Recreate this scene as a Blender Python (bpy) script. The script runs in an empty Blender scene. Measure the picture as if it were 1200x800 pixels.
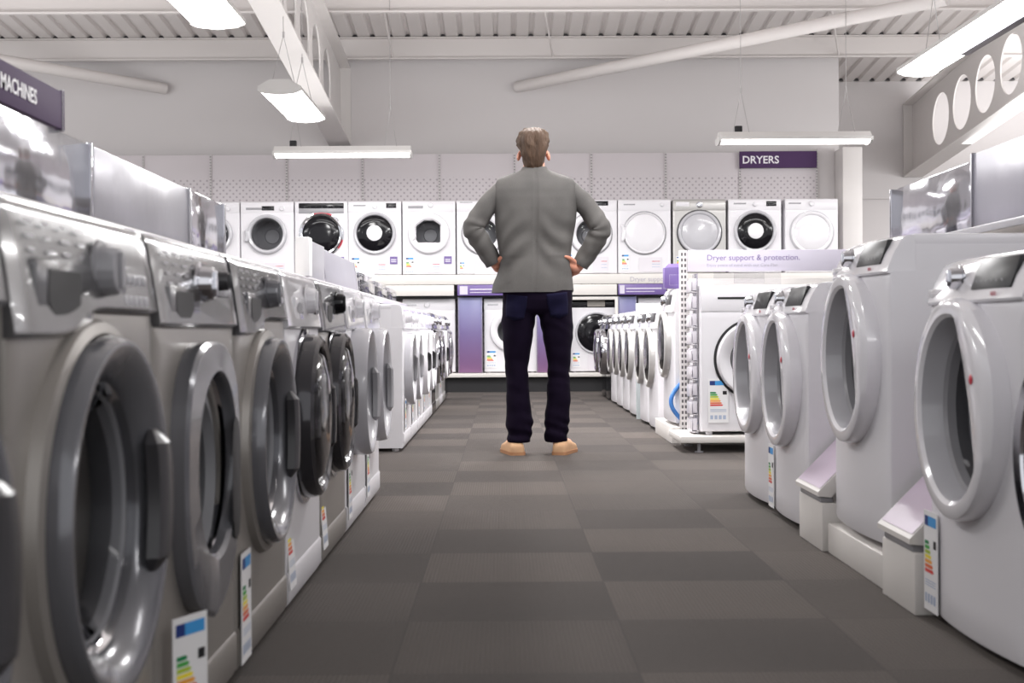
import bpy, bmesh, math, random
from mathutils import Vector, Matrix, noise
from mathutils.bvhtree import BVHTree
S = bpy.context.scene
COL = S.collection
PI = math.pi
R = math.radians
random.seed(7)

# ------------------------------------------------------------------ camera
F = 1600.0
ROLL = 0.006
CAMP = Vector((0, 0, 0.69))
_f = Vector((-10 / F, 12 / F, -1)).normalized()          # world +Y in camera axes
_u = Vector((-math.sin(ROLL), math.cos(ROLL), 0))
_u = (_u - _f * _u.dot(_f)).normalized()                 # world +Z in camera axes
_r = _f.cross(_u)                                        # world +X in camera axes
M = Matrix((_r, _f, _u))                                 # rows: camera vector -> world
cam_d = bpy.data.cameras.new('camera')
cam = bpy.data.objects.new('camera', cam_d)
COL.objects.link(cam)
cam.matrix_world = Matrix.Translation(CAMP) @ M.to_4x4()
cam_d.sensor_width = 36
cam_d.lens = F / 1200 * 36
cam_d.clip_start = 0.05
cam_d.dof.use_dof = True
cam_d.dof.focus_distance = 7.9
cam_d.dof.aperture_fstop = 6.3
S.camera = cam


def at(px, py, Y):
    d = M @ Vector(((px - 600) / F, -(py - 400) / F, -1))
    return CAMP + d * (Y / d.y)


# ------------------------------------------------------------------ materials
def lin(c):
    return tuple(((v / 255) / 12.92 if v / 255 <= .04045 else ((v / 255 + .055) / 1.055) ** 2.4) for v in c) + (1,)


def newmat(name):
    m = bpy.data.materials.new(name)
    m.use_nodes = True
    nt = m.node_tree
    b = nt.nodes['Principled BSDF']
    return m, nt, b


def link(nt, a, i, b, j):
    nt.links.new(a.outputs[i], b.inputs[j])


def mat(name, col, rough=.5, metal=0., var=.05, scale=6., bump=0., bscale=200., coat=0., spec=.5, stretch=None):
    m, nt, b = newmat(name)
    c = lin(col)
    tc = nt.nodes.new('ShaderNodeTexCoord')
    n = nt.nodes.new('ShaderNodeTexNoise')
    n.inputs['Scale'].default_value = scale
    n.inputs['Detail'].default_value = 3
    src = tc
    so = 'Object'
    if stretch:
        mp = nt.nodes.new('ShaderNodeMapping')
        mp.inputs['Scale'].default_value = stretch
        link(nt, tc, 'Object', mp, 'Vector')
        src, so = mp, 'Vector'
    link(nt, src, so, n, 'Vector')
    mx = nt.nodes.new('ShaderNodeMix')
    mx.data_type = 'RGBA'
    mx.inputs[6].default_value = tuple(v * (1 - var) for v in c[:3]) + (1,)
    mx.inputs[7].default_value = tuple(min(1, v * (1 + var)) for v in c[:3]) + (1,)
    link(nt, n, 'Fac', mx, 0)
    link(nt, mx, 2, b, 'Base Color')
    b.inputs['Roughness'].default_value = rough
    b.inputs['Metallic'].default_value = metal
    b.inputs['Coat Weight'].default_value = coat
    b.inputs['Specular IOR Level'].default_value = spec
    if bump:
        n2 = nt.nodes.new('ShaderNodeTexNoise')
        n2.inputs['Scale'].default_value = bscale
        n2.inputs['Detail'].default_value = 3
        link(nt, src, so, n2, 'Vector')
        bp = nt.nodes.new('ShaderNodeBump')
        bp.inputs['Strength'].default_value = bump
        bp.inputs['Distance'].default_value = .01
        link(nt, n2, 'Fac', bp, 'Height')
        link(nt, bp, 'Normal', b, 'Normal')
    return m


def glassmat(name, tint=.8, gl=.25, rough=.02):
    m, nt, b = newmat(name)
    nt.nodes.remove(b)
    out = nt.nodes['Material Output']
    tr = nt.nodes.new('ShaderNodeBsdfTransparent')
    tc = nt.nodes.new('ShaderNodeTexCoord')
    nz = nt.nodes.new('ShaderNodeTexNoise')
    nz.inputs['Scale'].default_value = 3
    link(nt, tc, 'Object', nz, 'Vector')
    cr = nt.nodes.new('ShaderNodeMix')
    cr.data_type = 'RGBA'
    cr.inputs[6].default_value = (tint * .96, tint * .96, tint * .97, 1)
    cr.inputs[7].default_value = (tint, tint, tint * 1.01, 1)
    link(nt, nz, 'Fac', cr, 0)
    link(nt, cr, 2, tr, 'Color')
    g = nt.nodes.new('ShaderNodeBsdfGlossy')
    g.inputs['Roughness'].default_value = rough
    g.inputs['Color'].default_value = (.95, .95, .97, 1)
    lw = nt.nodes.new('ShaderNodeLayerWeight')
    lw.inputs['Blend'].default_value = gl
    mx = nt.nodes.new('ShaderNodeMixShader')
    link(nt, lw, 'Fresnel', mx, 0)
    link(nt, tr, 0, mx, 1)
    link(nt, g, 0, mx, 2)
    link(nt, mx, 0, out, 'Surface')
    return m


def emitmat(name, col, s):
    m, nt, b = newmat(name)
    b.inputs['Base Color'].default_value = (.9, .9, .9, 1)
    b.inputs['Emission Color'].default_value = col + (1,)
    b.inputs['Emission Strength'].default_value = s
    return m


WHITE = mat('white_enamel', (224, 222, 226), .28, var=.015)
WHITEG = mat('white_gloss_plastic', (226, 224, 228), .12, var=.015, coat=.4)
OFFW = mat('off_white_shelf', (216, 212, 208), .45, var=.03)
LILAC = mat('lilac_white_strip', (205, 200, 214), .35, var=.03)
GREIGE = mat('greige_metallic', (152, 147, 142), .34, metal=.35, var=.03)
GREIGEW = mat('greige_worktop', (172, 166, 158), .4, var=.03)
SILVER = mat('silver_body', (186, 184, 182), .3, metal=.35, var=.02)
DGREY = mat('dark_grey_gloss', (112, 112, 117), .2, metal=.25, var=.05, coat=.3)
CONS = mat('grey_mirror_panel', (104, 103, 105), .2, metal=.3, var=.05, bump=.05, bscale=9, coat=.3)
CONSD = mat('dark_mirror_panel', (80, 79, 83), .2, metal=.3, var=.05, bump=.05, bscale=9, coat=.3)
DKGREY = mat('charcoal_plastic', (58, 57, 60), .3, var=.05)
BLACK = mat('black_gloss', (20, 19, 23), .1, var=.1, spec=.3)
BLACKR = mat('dark_door_ring', (62, 61, 65), .12, metal=.4, var=.05, coat=.3)
DISP = mat('display_black', (26, 25, 29), .35, var=.1, spec=.25)
BLACKM = mat('black_matt', (26, 25, 28), .55, var=.1)
CHROME = mat('chrome', (205, 205, 210), .08, metal=1., var=.03)
STEEL = mat('drum_steel', (192, 192, 196), .4, metal=.25, var=.06, bump=.12, bscale=60)
RUBBER = mat('grey_rubber', (140, 140, 144), .5, var=.04)
BLUE = mat('dark_blue_rim', (40, 52, 110), .15, metal=.5, var=.05, coat=.3)
LGREY = mat('light_grey_plastic', (188, 187, 192), .2, var=.02, coat=.3)
MGREY = mat('mid_grey_plastic', (150, 149, 153), .25, var=.03)
GLASS = glassmat('door_glass', .9, .1, .05)
GLASSD = glassmat('smoked_door_glass', .78, .14, .06)
GLASSK = glassmat('dryer_window', .68, .12, .05)
ACRYL = glassmat('clear_acrylic', .93, .12, .08)
CARD = mat('white_card', (232, 231, 232), .5, var=.02)
PURPLE = mat('purple_sign', (80, 58, 94), .65, var=.04, spec=.15)
PURPLEL = mat('purple_card', (112, 92, 152), .4, var=.05)
TEXTW = mat('white_lettering', (240, 238, 242), .4, var=.01)
TEXTP = mat('purple_lettering', (128, 112, 158), .4, var=.02)
TEXTG = mat('grey_lettering', (172, 168, 180), .4, var=.02)
PALER = mat('pale_red_lettering', (206, 140, 148), .4)
RED = mat('red_mark', (196, 40, 62), .3, var=.03)
LB = [mat('label_' + n, c, .45, var=.03) for n, c in (
    ('navy', (28, 52, 120)), ('sky', (60, 150, 215)), ('dark_green', (0, 128, 72)), ('green', (70, 165, 70)),
    ('lime', (175, 200, 60)), ('yellow', (245, 225, 60)), ('orange', (240, 165, 60)), ('deep_orange', (225, 110, 60)),
    ('red', (215, 60, 55)))]
LABM = [CARD] + LB + [BLACKM, mat('label_print', (170, 182, 205), .5)]
WALL = mat('painted_wall', (208, 204, 204), .8, var=.02, scale=.6)
CEILM = mat('painted_steel_deck', (214, 209, 207), .55, var=.02, scale=.8)
BEAMM = mat('painted_beam', (214, 210, 208), .5, var=.02)
WIRE = mat('suspension_wire', (175, 172, 172), .4, metal=.5)
LAMPH = mat('lamp_housing', (220, 218, 216), .35, var=.02)
EMIT = emitmat('lamp_diffuser', (1., .975, .95), 14)
EMITL = emitmat('lamp_tube_diffuser', (1., .975, .95), 5)


def foil(name, col, sc, st, metal=.9, rough=.1):
    m = mat(name, col, rough, metal=metal, var=.03, bump=st, bscale=sc)
    return m


FROST = mat('frosted_plastic', (214, 210, 216), .25, var=.04, coat=.3)
FOIL1 = foil('silver_foil', (190, 189, 196), 2.4, .9, rough=.1)
FOIL2 = foil('pale_silver_foil', (176, 175, 182), 3.5, .7, .45, rough=.3)
FOIL3 = foil('grey_plastic_panel', (150, 148, 158), 3., .3, .35, .3)

# ------------------------------------------------------------------ mesh helpers


def bx(bm, x0, x1, y0, y1, z0, z1, bev=0., mi=0, seg=2, mtx=None):
    g = bmesh.ops.create_cube(bm, size=1)
    vs = g['verts']
    for v in vs:
        v.co = Vector(((x0 + x1) / 2 + v.co.x * (x1 - x0), (y0 + y1) / 2 + v.co.y * (y1 - y0), (z0 + z1) / 2 + v.co.z * (z1 - z0)))
    fs = set(f for v in vs for f in v.link_faces)
    if bev:
        es = list(set(e for v in vs for e in v.link_edges))
        bv = min(bev, .45 * min(abs(x1 - x0), abs(y1 - y0), abs(z1 - z0)))
        r = bmesh.ops.bevel(bm, geom=es, offset=bv, segments=seg, profile=.5, affect='EDGES')
        fs = set(f for f in r['faces']) | set(f for f in fs if f.is_valid)
        vs = list(set(v for f in fs for v in f.verts))
    for f in fs:
        if f.is_valid:
            f.material_index = mi
    if mtx is not None:
        for v in vs:
            if v.is_valid:
                v.co = mtx @ v.co
    return vs


def loft(bm, rings, closed=True, cap0=False, cap1=False, mi=0, wrap=False):
    V = [[bm.verts.new(p) for p in r] for r in rings]
    n = len(V[0])
    k = len(V)
    for i in range(k if wrap else k - 1):
        a, b = V[i], V[(i + 1) % k]
        for j in range(n if closed else n - 1):
            q = (a[j], a[(j + 1) % n], b[(j + 1) % n], b[j])
            try:
                f = bm.faces.new(q)
                f.material_index = mi
            except ValueError:
                pass
    for c, r in ((cap0, V[0]), (cap1, V[-1])):
        if c:
            try:
                f = bm.faces.new(r)
                f.material_index = mi
            except ValueError:
                pass
    return V


def polar(bm, cx, cz, spec, N=64, mi=0, cap=False, angs=None):
    """spec: list of (radius or radius function, y). Rings about the local Y axis."""
    angs = angs or [2 * PI * i / N for i in range(N)]
    rings = []
    for r, y in spec:
        rf = r if callable(r) else (lambda t, r=r: r)
        rings.append([Vector((cx + math.cos(t) * rf(t), y, cz + math.sin(t) * rf(t))) for t in angs])
    return loft(bm, rings, True, False, cap, mi)


def tube(bm, pts, rad, n=10, mi=0, caps=True):
    pts = [Vector(p) for p in pts]
    rads = rad if isinstance(rad, (list, tuple)) else [rad] * len(pts)
    rings = []
    up = Vector((0, 0, 1))
    prev = None
    for i, p in enumerate(pts):
        d = (pts[min(i + 1, len(pts) - 1)] - pts[max(i - 1, 0)]).normalized()
        if prev is None:
            s = d.cross(up)
            if s.length < .1:
                s = d.cross(Vector((1, 0, 0)))
        else:
            s = prev - d * prev.dot(d)
        s.normalize()
        prev = s
        t = s.cross(d)
        rings.append([p + (s * math.cos(2 * PI * k / n) + t * math.sin(2 * PI * k / n)) * rads[i] for k in range(n)])
    loft(bm, rings, True, caps, caps, mi)


def capsule(bm, pts, rad, n=14):
    """rounded limb: extends the ends with half-sphere rings"""
    pts = [Vector(p) for p in pts]
    rads = list(rad) if isinstance(rad, (list, tuple)) else [rad] * len(pts)
    d0 = (pts[0] - pts[1]).normalized()
    d1 = (pts[-1] - pts[-2]).normalized()
    P, Q = [], []
    for a in (85, 60, 30):
        P.append(pts[0] + d0 * rads[0] * math.sin(R(a)))
        Q.append(rads[0] * math.cos(R(a)))
    P += pts
    Q += rads
    for a in (30, 60, 85):
        P.append(pts[-1] + d1 * rads[-1] * math.sin(R(a)))
        Q.append(rads[-1] * math.cos(R(a)))
    tube(bm, P, Q, n)


def ball(bm, c, r, mtx=None, u=20, v=14):
    g = bmesh.ops.create_uvsphere(bm, u_segments=u, v_segments=v, radius=1)
    for w in g['verts']:
        p = Vector((w.co.x * r[0], w.co.y * r[1], w.co.z * r[2]))
        if mtx is not None:
            p = mtx @ p
        w.co = p + Vector(c)
    return g['verts']


def obj(name, bm, mats, parent=None, ang=35, loc=None):
    me = bpy.data.meshes.new(name)
    bmesh.ops.recalc_face_normals(bm, faces=bm.faces)
    bm.to_mesh(me)
    bm.free()
    me.shade_smooth()
    me.set_sharp_from_angle(angle=R(ang))
    for m in (mats if isinstance(mats, (list, tuple)) else [mats]):
        me.materials.append(m)
    o = bpy.data.objects.new(name, me)
    COL.objects.link(o)
    if parent is not None:
        o.parent = parent
    if loc is not None:
        o.location = loc
    return o


def tag(o, label, cat, group=None, kind=None):
    o['label'] = label
    o['category'] = cat
    if group:
        o['group'] = group
    if kind:
        o['kind'] = kind
    return o


def thing(name, label, cat, loc=(0, 0, 0), rz=0., group=None):
    o = bpy.data.objects.new(name, None)
    o.empty_display_size = .1
    COL.objects.link(o)
    o.location = loc
    o.rotation_euler = (0, 0, rz)
    return tag(o, label, cat, group)


def struct(name, bm, m, parent=None, ang=35):
    o = obj(name, bm, m, parent, ang)
    o['kind'] = 'structure'
    return o


def dup(o, parent=None):
    c = o.copy()
    COL.objects.link(c)
    c.parent = parent
    for ch in list(o.children):
        dup(ch, c)
    return c


def text(bm, s, size, mtx, mi=0, ext=.0006, bold=0.):
    """flat lettering, in local XZ facing -Y, starting at the origin of mtx"""
    cu = bpy.data.curves.new('t', 'FONT')
    cu.body = s
    cu.size = size
    cu.extrude = ext
    cu.offset = bold
    cu.resolution_u = 3
    o = bpy.data.objects.new('t', cu)
    COL.objects.link(o)
    dg = bpy.context.evaluated_depsgraph_get()
    me = bpy.data.meshes.new_from_object(o.evaluated_get(dg))
    ov = set(bm.verts)
    of = set(bm.faces)
    bm.from_mesh(me)
    rot = Matrix.Rotation(R(90), 4, 'X')
    for v in bm.verts:
        if v not in ov:
            v.co = mtx @ (rot @ v.co)
    for f in bm.faces:
        if f not in of:
            f.material_index = mi
    bpy.data.objects.remove(o)
    bpy.data.curves.remove(cu)
    bpy.data.meshes.remove(me)


T = Matrix.Translation

# ------------------------------------------------------------------ washing machines and dryers


def rr(w, h, ex=4.):
    """superellipse radius function"""
    return lambda t: 1 / ((abs(math.cos(t)) / w) ** ex + (abs(math.sin(t)) / h) ** ex) ** (1 / ex)


def cabinet(bm, w, h, d, cz, hr, z0=.02, bow=0., ins=.008):
    angs = [2 * PI * i / 64 for i in range(64)]
    for sx in (-1, 1):
        for zz in (z0, h):
            angs.append(math.atan2(zz - cz, sx * w / 2) % (2 * PI))
    angs = sorted(angs)

    def outl(t, i):
        c, s = math.cos(t), math.sin(t)
        k = 1e9
        if abs(c) > 1e-6:
            k = min(k, (w / 2 - i) / abs(c))
        if s > 1e-6:
            k = min(k, (h - i - cz) / s)
        if s < -1e-6:
            k = min(k, (cz - z0 - i) / -s)
        return k
    rings = []

    def ring(rad, y, b=True):
        ps = []
        for t in angs:
            r = rad(t)
            x, z = math.cos(t) * r, cz + math.sin(t) * r
            yy = y
            if b and bow:
                yy -= bow * (1 - (2 * x / w) ** 2)
            ps.append(Vector((x, yy, z)))
        rings.append(ps)
    yf = -d / 2
    ring(lambda t: hr, yf + .1, False)
    ring(lambda t: hr, yf)
    for k in (.25, .5, .75, 1.):
        ring(lambda t, k=k: hr + (outl(t, ins) - hr) * k, yf)
    ring(lambda t: outl(t, ins * .3), yf + ins * .3)
    ring(lambda t: outl(t, 0), yf + ins)
    ring(lambda t: outl(t, 0), d / 2, False)
    loft(bm, rings, True, False, True)


def energy_label(x, y, z, w=.1, h=.2, name='energy_label', parent=None, tilt=0.):
    bm = bmesh.new()
    bx(bm, -w / 2, w / 2, -.001, .001, 0, h, mi=0)

    def q(x0, x1, z0, z1, mi):
        vs = [bm.verts.new((a * w - w / 2, -.0016, b * h)) for a, b in ((x0, z0), (x1, z0), (x1, z1), (x0, z1))]
        bm.faces.new(vs).material_index = mi
    q(.08, .34, .85, .95, 1)
    q(.34, .92, .85, .95, 2)
    for i in range(7):
        zt = .70 - i * .047
        x1 = .36 + i * .055
        vs = [bm.verts.new((a * w - w / 2, -.0016, b * h)) for a, b in ((.1, zt - .036), (x1, zt - .036), (x1 + .05, zt - .018), (x1, zt), (.1, zt))]
        bm.faces.new(vs).material_index = 3 + i
    q(.72, .92, .64, .72, 10)
    for i in range(3):
        q(.1, .9, .30 - i * .025, .31 - i * .025, 11)
    for i in range(4):
        q(.1 + i * .21, .24 + i * .21, .08, .17, 11)
    o = obj(name, bm, LABM, parent)
    o.location = (x, y, z)
    o.rotation_euler = (tilt, 0, 0)
    return o


def dial(x, z, y, r, m, parent, e=.028, name='program_dial'):
    bm = bmesh.new()
    n = 48
    kn = lambda rr_: (lambda t: rr_ * (1 + .03 * math.cos(16 * t)))
    polar(bm, x, z, [(r * 1.25, y), (r * 1.22, y - .005), (r * 1.02, y - .006), (kn(r), y - .008), (kn(r * .93), y - e + .004), (r * .85, y - e), (.0005, y - e + .001)], n, cap=True)
    bx(bm, x - r * .1, x + r * .1, y - e - .004, y - e + .004, z - r * .75, z + r * .75, .002)
    return obj(name, bm, m, parent)


DEF = dict(w=.6, h=.85, d=.58, body=WHITE, top=None, z0=.02, bow=0., kick=True, plinth=0.,
           ch=.13, cons=WHITE, cp=.012, wavy=False, prints=False, gtrim=None, lean=.02, drawer=None, dials=(), disp=(), buttons=0, slot=None,
           cz=.46, Rd=.23, rd=.165, e=.045, ring=WHITEG, glass=GLASS, kind='bowl', handle=None, shape=None, inner=None, surround=None, rim=None,
           labels=())


def machine(name, **kw):
    k = dict(DEF)
    k.update(kw)
    w, h, d, cz = k['w'], k['h'], k['d'], k['cz']
    yf = -d / 2
    root = bpy.data.objects.new(name, None)
    root.empty_display_size = .1
    COL.objects.link(root)
    bw = k['bow']
    # cabinet
    bm = bmesh.new()
    hr = k['rd'] + .02
    ctop = h - k['ch'] + (.036 if k['wavy'] else .006)
    cabinet(bm, w, ctop, d, cz, hr, k['z0'], bw)
    bx(bm, -w / 2, w / 2, yf + .068, d / 2, ctop, h - .028)
    for sx in (-1, 1):
        for sy in (-1, 1):
            polar2 = [(sx * (w / 2 - .05) + .02 * math.cos(a), sy * (d / 2 - .05) + .02 * math.sin(a)) for a in [i * PI / 4 for i in range(8)]]
            loft(bm, [[Vector((p[0], p[1], z)) for p in polar2] for z in (0, k['z0'] + .005)], True, True, True)
    if k['surround']:
        sR = k['surround']
        polar(bm, 0, cz, [(sR, yf + .002), (sR - .006, yf - .014), (sR - .02, yf - .018), (k['Rd'] - .002, yf - .008), (k['Rd'] - .01, yf + .01)], 64)
    obj('cabinet', bm, k['body'], root)
    # worktop
    bm = bmesh.new()
    bx(bm, -w / 2, w / 2, yf + .062, d / 2, h - .03, h, .007)
    obj('worktop', bm, k['top'] or k['body'], root)
    # control panel
    bm = bmesh.new()
    zt = h - .004
    zb0 = h - k['ch']
    cp = k['cp']
    nx = 28
    rings = []
    ln = k['lean']
    for i in range(nx + 1):
        x = (-w / 2 + w * i / nx) * .996
        zb = zb0
        if k['wavy']:
            s = 1 / (1 + math.exp(-(x + .07) / .022))
            zb = zb0 - .0 + .034 * s
        b = bw * (1 - (2 * x / w) ** 2)
        y = yf - b
        edge = min(1, min(i, nx - i) / 1.5)
        c = cp * (.75 + .25 * edge)
        rings.append([Vector((x, y + .03, zb)), Vector((x, y - c * .6, zb)), Vector((x, y - c, zb + .006)), Vector((x, y - c + ln * .5, (zb + zt) / 2)), Vector((x, y - c + ln, zt - .02)),
                      Vector((x, y - c + ln + .006, zt - .008)), Vector((x, y - c + ln + .02, zt)), Vector((x, y + .07, zt + .001)), Vector((x, y + .07, zb))])
    loft(bm, rings, True, True, True)
    if k['prints']:
        for r_ in range(5):
            for c_ in range(4):
                z_ = h - .035 - r_ * .016
                x_ = -.24 + c_ * .062 + .004 * r_
                if c_ == 3 and r_ > 2:
                    continue
                t_ = (z_ - zb0) / (zt - zb0)
                y_ = yf - cp + ln * t_ - .0012
                vs = [bm.verts.new((x_ + a, y_ + (ln / (zt - zb0)) * b, z_ + b)) for a, b in ((0, 0), (.034 - .006 * ((r_ + c_) % 3), 0), (.034 - .006 * ((r_ + c_) % 3), .0045), (0, .0045))]
                bm.faces.new(vs).material_index = 1
    pan = obj('control_panel', bm, [k['cons'], LGREY], root, 40)

    def py(x, z):
        t = (z - zb0) / (zt - zb0)
        return yf - bw * (1 - (2 * x / w) ** 2) - cp + ln * t - .001
    if k['drawer']:
        x, z, dw, dh, m1, m2, st = k['drawer']
        bm = bmesh.new()
        y = py(x, z)
        if st == 'pocket':
            bx(bm, x - dw * .8, x + dw * .95, y - .001, y + .02, z - dh * .75, z + dh * .7, .004, 0)
            pr = [(x - dw / 2, z + dh / 2), (x + dw / 2, z + dh / 2), (x + dw / 2, z - dh * .15), (x + dw * .25, z - dh / 2), (x - dw * .25, z - dh / 2), (x - dw / 2, z - dh * .15)]
            loft(bm, [[Vector((a, yy, b)) for a, b in pr] for yy in (y - .0025, y + .004)], True, True, False, 1)
        elif st == 'scoop':
            bx(bm, x - dw / 2, x + dw / 2, y - .002, y + .02, z - dh / 2, z + dh / 2, .004, 0)
            polar(bm, x, z + dh * .1, [(rr(dw * .42, dh * .2, 2.5), y - .003), (rr(dw * .38, dh * .14, 2.5), y - .0025)], 20, 1, cap=True)
        else:
            bx(bm, x - dw / 2, x + dw / 2, y - .003, y + .02, z - dh / 2, z + dh / 2, .003, 0)
            bx(bm, x - dw * .4, x + dw * .4, y - .0035, y + .01, z - dh * .2, z + dh * .15, .001, 1)
        obj('detergent_drawer', bm, [m1, m2], pan)
    for (x, z, r, m) in k['dials']:
        dial(x, z, py(x, z) + .002, r, m, pan)
    for (x0, x1, z0, z1, m) in k['disp']:
        bm = bmesh.new()
        vs = bx(bm, x0, x1, -.004, .012, z0, z1, .002)
        for v in bm.verts:
            v.co.y += py(v.co.x, v.co.z)
        # printed marks on the display
        for i in range(6):
            xx = x0 + (x1 - x0) * (.12 + .13 * i)
            zz = z0 + (z1 - z0) * .22
            yy = py(xx, zz) - .0055
            vs = [bm.verts.new((xx + a, yy, zz + b)) for a, b in ((0, 0), (.006, 0), (.006, .005), (0, .005))]
            bm.faces.new(vs).material_index = 1
        obj('display', bm, [m, MGREY], pan)
    if k['slot']:
        x, z, sw, sh, m = k['slot']
        bm = bmesh.new()
        bx(bm, x - sw / 2, x + sw / 2, py(x, z) - .002, py(x, z) + .01, z - sh / 2, z + sh / 2, .001)
        obj('grip_slot', bm, m, pan)
    for i in range(k['buttons']):
        bm = bmesh.new()
        x = .13 + .026 * (i % 5)
        z = h - .085 - .03 * (i // 5)
        y = py(x, z)
        bx(bm, x - .009, x + .009, y - .005, y + .01, z - .008, z + .008, .003)
        obj('button', bm, LGREY, pan)
    # kick panel
    if k['kick']:
        bm = bmesh.new()
        n = 14
        rings = []
        for i in range(n + 1):
            x = (-w / 2 + .004) + (w - .008) * i / n
            b = bw * (1 - (2 * x / w) ** 2)
            y = yf - b - .004
            rings.append([Vector((x, y + .02, .022)), Vector((x, y + .008, .022)), Vector((x, y, .035)), Vector((x, y, .10)), Vector((x, y + .004, .106)), Vector((x, y + .02, .106))])
        loft(bm, rings, True, True, True)
        obj('kick_panel', bm, k['body'], root)
    # door
    Rd, rd, e = k['Rd'], k['rd'], k['e']
    Rf = k['shape'] or (lambda t: Rd)
    rf = k['inner'] or (lambda t: rd)
    mixr = lambda s: (lambda t: Rf(t) + (rf(t) - Rf(t)) * s)
    yd = yf - bw * .9
    bm = bmesh.new()
    N = 72
    if k['kind'] == 'deep':
        prof = [(0, yd + .012), (0, yd - e * .6), (.12, yd - e * .9), (.3, yd - e), (.8, yd - e * .98), (1., yd - e * .8)]
    elif k['kind'] == 'bowl':
        prof = [(0, yd + .012), (0, yd - e * .6), (.04, yd - e * .85), (.12, yd - e), (.22, yd - e), (.5, yd - e * .82), (.8, yd - e * .5), (1., yd - e * .15), (1.02, yd + .014)]
    elif k['kind'] == 'flatring':
        prof = [(0, yd + .012), (0, yd - e * .8), (.08, yd - e), (.9, yd - e * .95), (1., yd - e * .7), (1.02, yd + .0)]
    else:
        prof = [(0, yd + .012), (0, yd - e * .5), (.12, yd - e * .85), (.4, yd - e), (.8, yd - e * .9), (1., yd - e * .6), (1.02, yd - e * .3)]
    polar(bm, 0, cz, [(mixr(s), y) for s, y in prof], N)
    if k['kind'] == 'plain':
        polar(bm, 0, cz, [(lambda t: rf(t) * 1.0, yd - e * .6), (lambda t: rf(t) * .96, yd - e * .75), (lambda t: rf(t) * .5, yd - e * .9), (.002, yd - e * .95)], N, cap=True)
    door = obj('door', bm, k['ring'], root)
    if k['rim']:
        bm = bmesh.new()
        polar(bm, 0, cz, [(lambda t: Rf(t) + .001, yd + .004), (lambda t: Rf(t) + .014, yd + .002), (lambda t: Rf(t) + .014, yd - .008), (lambda t: Rf(t) + .001, yd - .010)], N)
        if k['rim'] is RED:
            for f in bm.faces:
                c_ = f.calc_center_median()
                a_ = math.degrees(math.atan2(c_.z - cz, c_.x)) % 360
                f.material_index = 0 if (62 < a_ < 112 or 318 < a_ < 345) else 1  # red arcs colour a reflection into the chrome rim
        obj('door_trim', bm, [k['rim'], CHROME], door)
    if k['kind'] == 'deep':
        bm = bmesh.new()
        polar(bm, 0, cz, [((lambda t, s=s: rf(t) * s), y) for s, y in ((1.0, yd - e * .8), (.985, yd - e * .5), (.94, yd + .02), (.92, yd + .036))], N)
        obj('inner_ring', bm, LGREY, door)  # grey puts the shading of the inner slope into its colour
    if k['kind'] != 'plain':
        bm = bmesh.new()
        if k['kind'] in ('bowl', 'flatring'):
            g = [(1.01, yd - e * .2), (.95, yd - e * .0), (.86, yd + .04), (.72, yd + .085), (.4, yd + .1), (.003, yd + .103)]
        elif k['kind'] == 'deep':
            g = [(.925, yd + .034), (.8, yd + .06), (.5, yd + .075), (.003, yd + .08)]
        elif k['kind'] == 'pane':
            g = [(1.01, yd - e * .4), (.9, yd - e * .55), (.6, yd - e * .7), (.003, yd - e * .75)]
        else:   # dome / disc
            g = [(1.01, yd - e * .6), (.9, yd - e * .95), (.6, yd - e * 1.15), (.3, yd - e * 1.22), (.003, yd - e * 1.25)]
        polar(bm, 0, cz, [((lambda t, s=s: rf(t) * s), y) for s, y in g], N, cap=True)
        obj('door_glass', bm, k['glass'], door)
        if k['gtrim']:
            bm = bmesh.new()
            polar(bm, 0, cz, [((lambda t, s=s: rf(t) * s), y) for s, y in (((.935, yd + .02), (.93, yd + .012), (.90, yd + .02), (.90, yd + .04)) if k['kind'] == 'deep' else ((1.0, yd - e * .12), (.985, yd - e * .2), (.95, yd + .0), (.955, yd + .02)))], N)
            obj('glass_rim', bm, k['gtrim'], door)
        if k['kind'] == 'disc':
            bm = bmesh.new()
            polar(bm, 0, cz, [(.09, yd - e * 1.0), (.088, yd - e * 1.3), (.07, yd - e * 1.36), (.002, yd - e * 1.38)], 40, cap=True)
            obj('door_disc', bm, WHITEG, door)
        if k['kind'] in ('bowl', 'deep', 'flatring', 'pane') and k['glass'] in (GLASS, GLASSD, GLASSK):
            bm = bmesh.new()
            polar(bm, 0, cz, [(hr - .001, yf + .008), (hr - .03, yf + .002), (hr - .035, yf + .02), (hr - .02, yf + .05), (hr - .005, yf + .06)], N)
            obj('gasket', bm, RUBBER, root)
            bm = bmesh.new()
            dr = hr + .03
            dp = []
            for i in range(9):
                yy = yf + .09 + i * .028
                dp += [(dr, yy), (dr - .006, yy + .006), (dr, yy + .014)]
            polar(bm, 0, cz, [(hr - .01, yf + .085)] + dp + [(dr * .8, yf + .37), (dr * .4, yf + .36), (dr * .35, yf + .345), (.002, yf + .345)], N, cap=True)
            for q in range(3):
                a = R(90 + 120 * q)
                c = Vector((math.cos(a) * (dr - .02), 0, cz + math.sin(a) * (dr - .02)))
                mt = T(Vector((c.x, yf + .22, c.z))) @ Matrix.Rotation(-a, 4, 'Y')
                bx(bm, -.03, .02, -.12, .12, -.02, .02, .012, mtx=mt)
            obj('drum', bm, STEEL, root)
    hd = k['handle']
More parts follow.
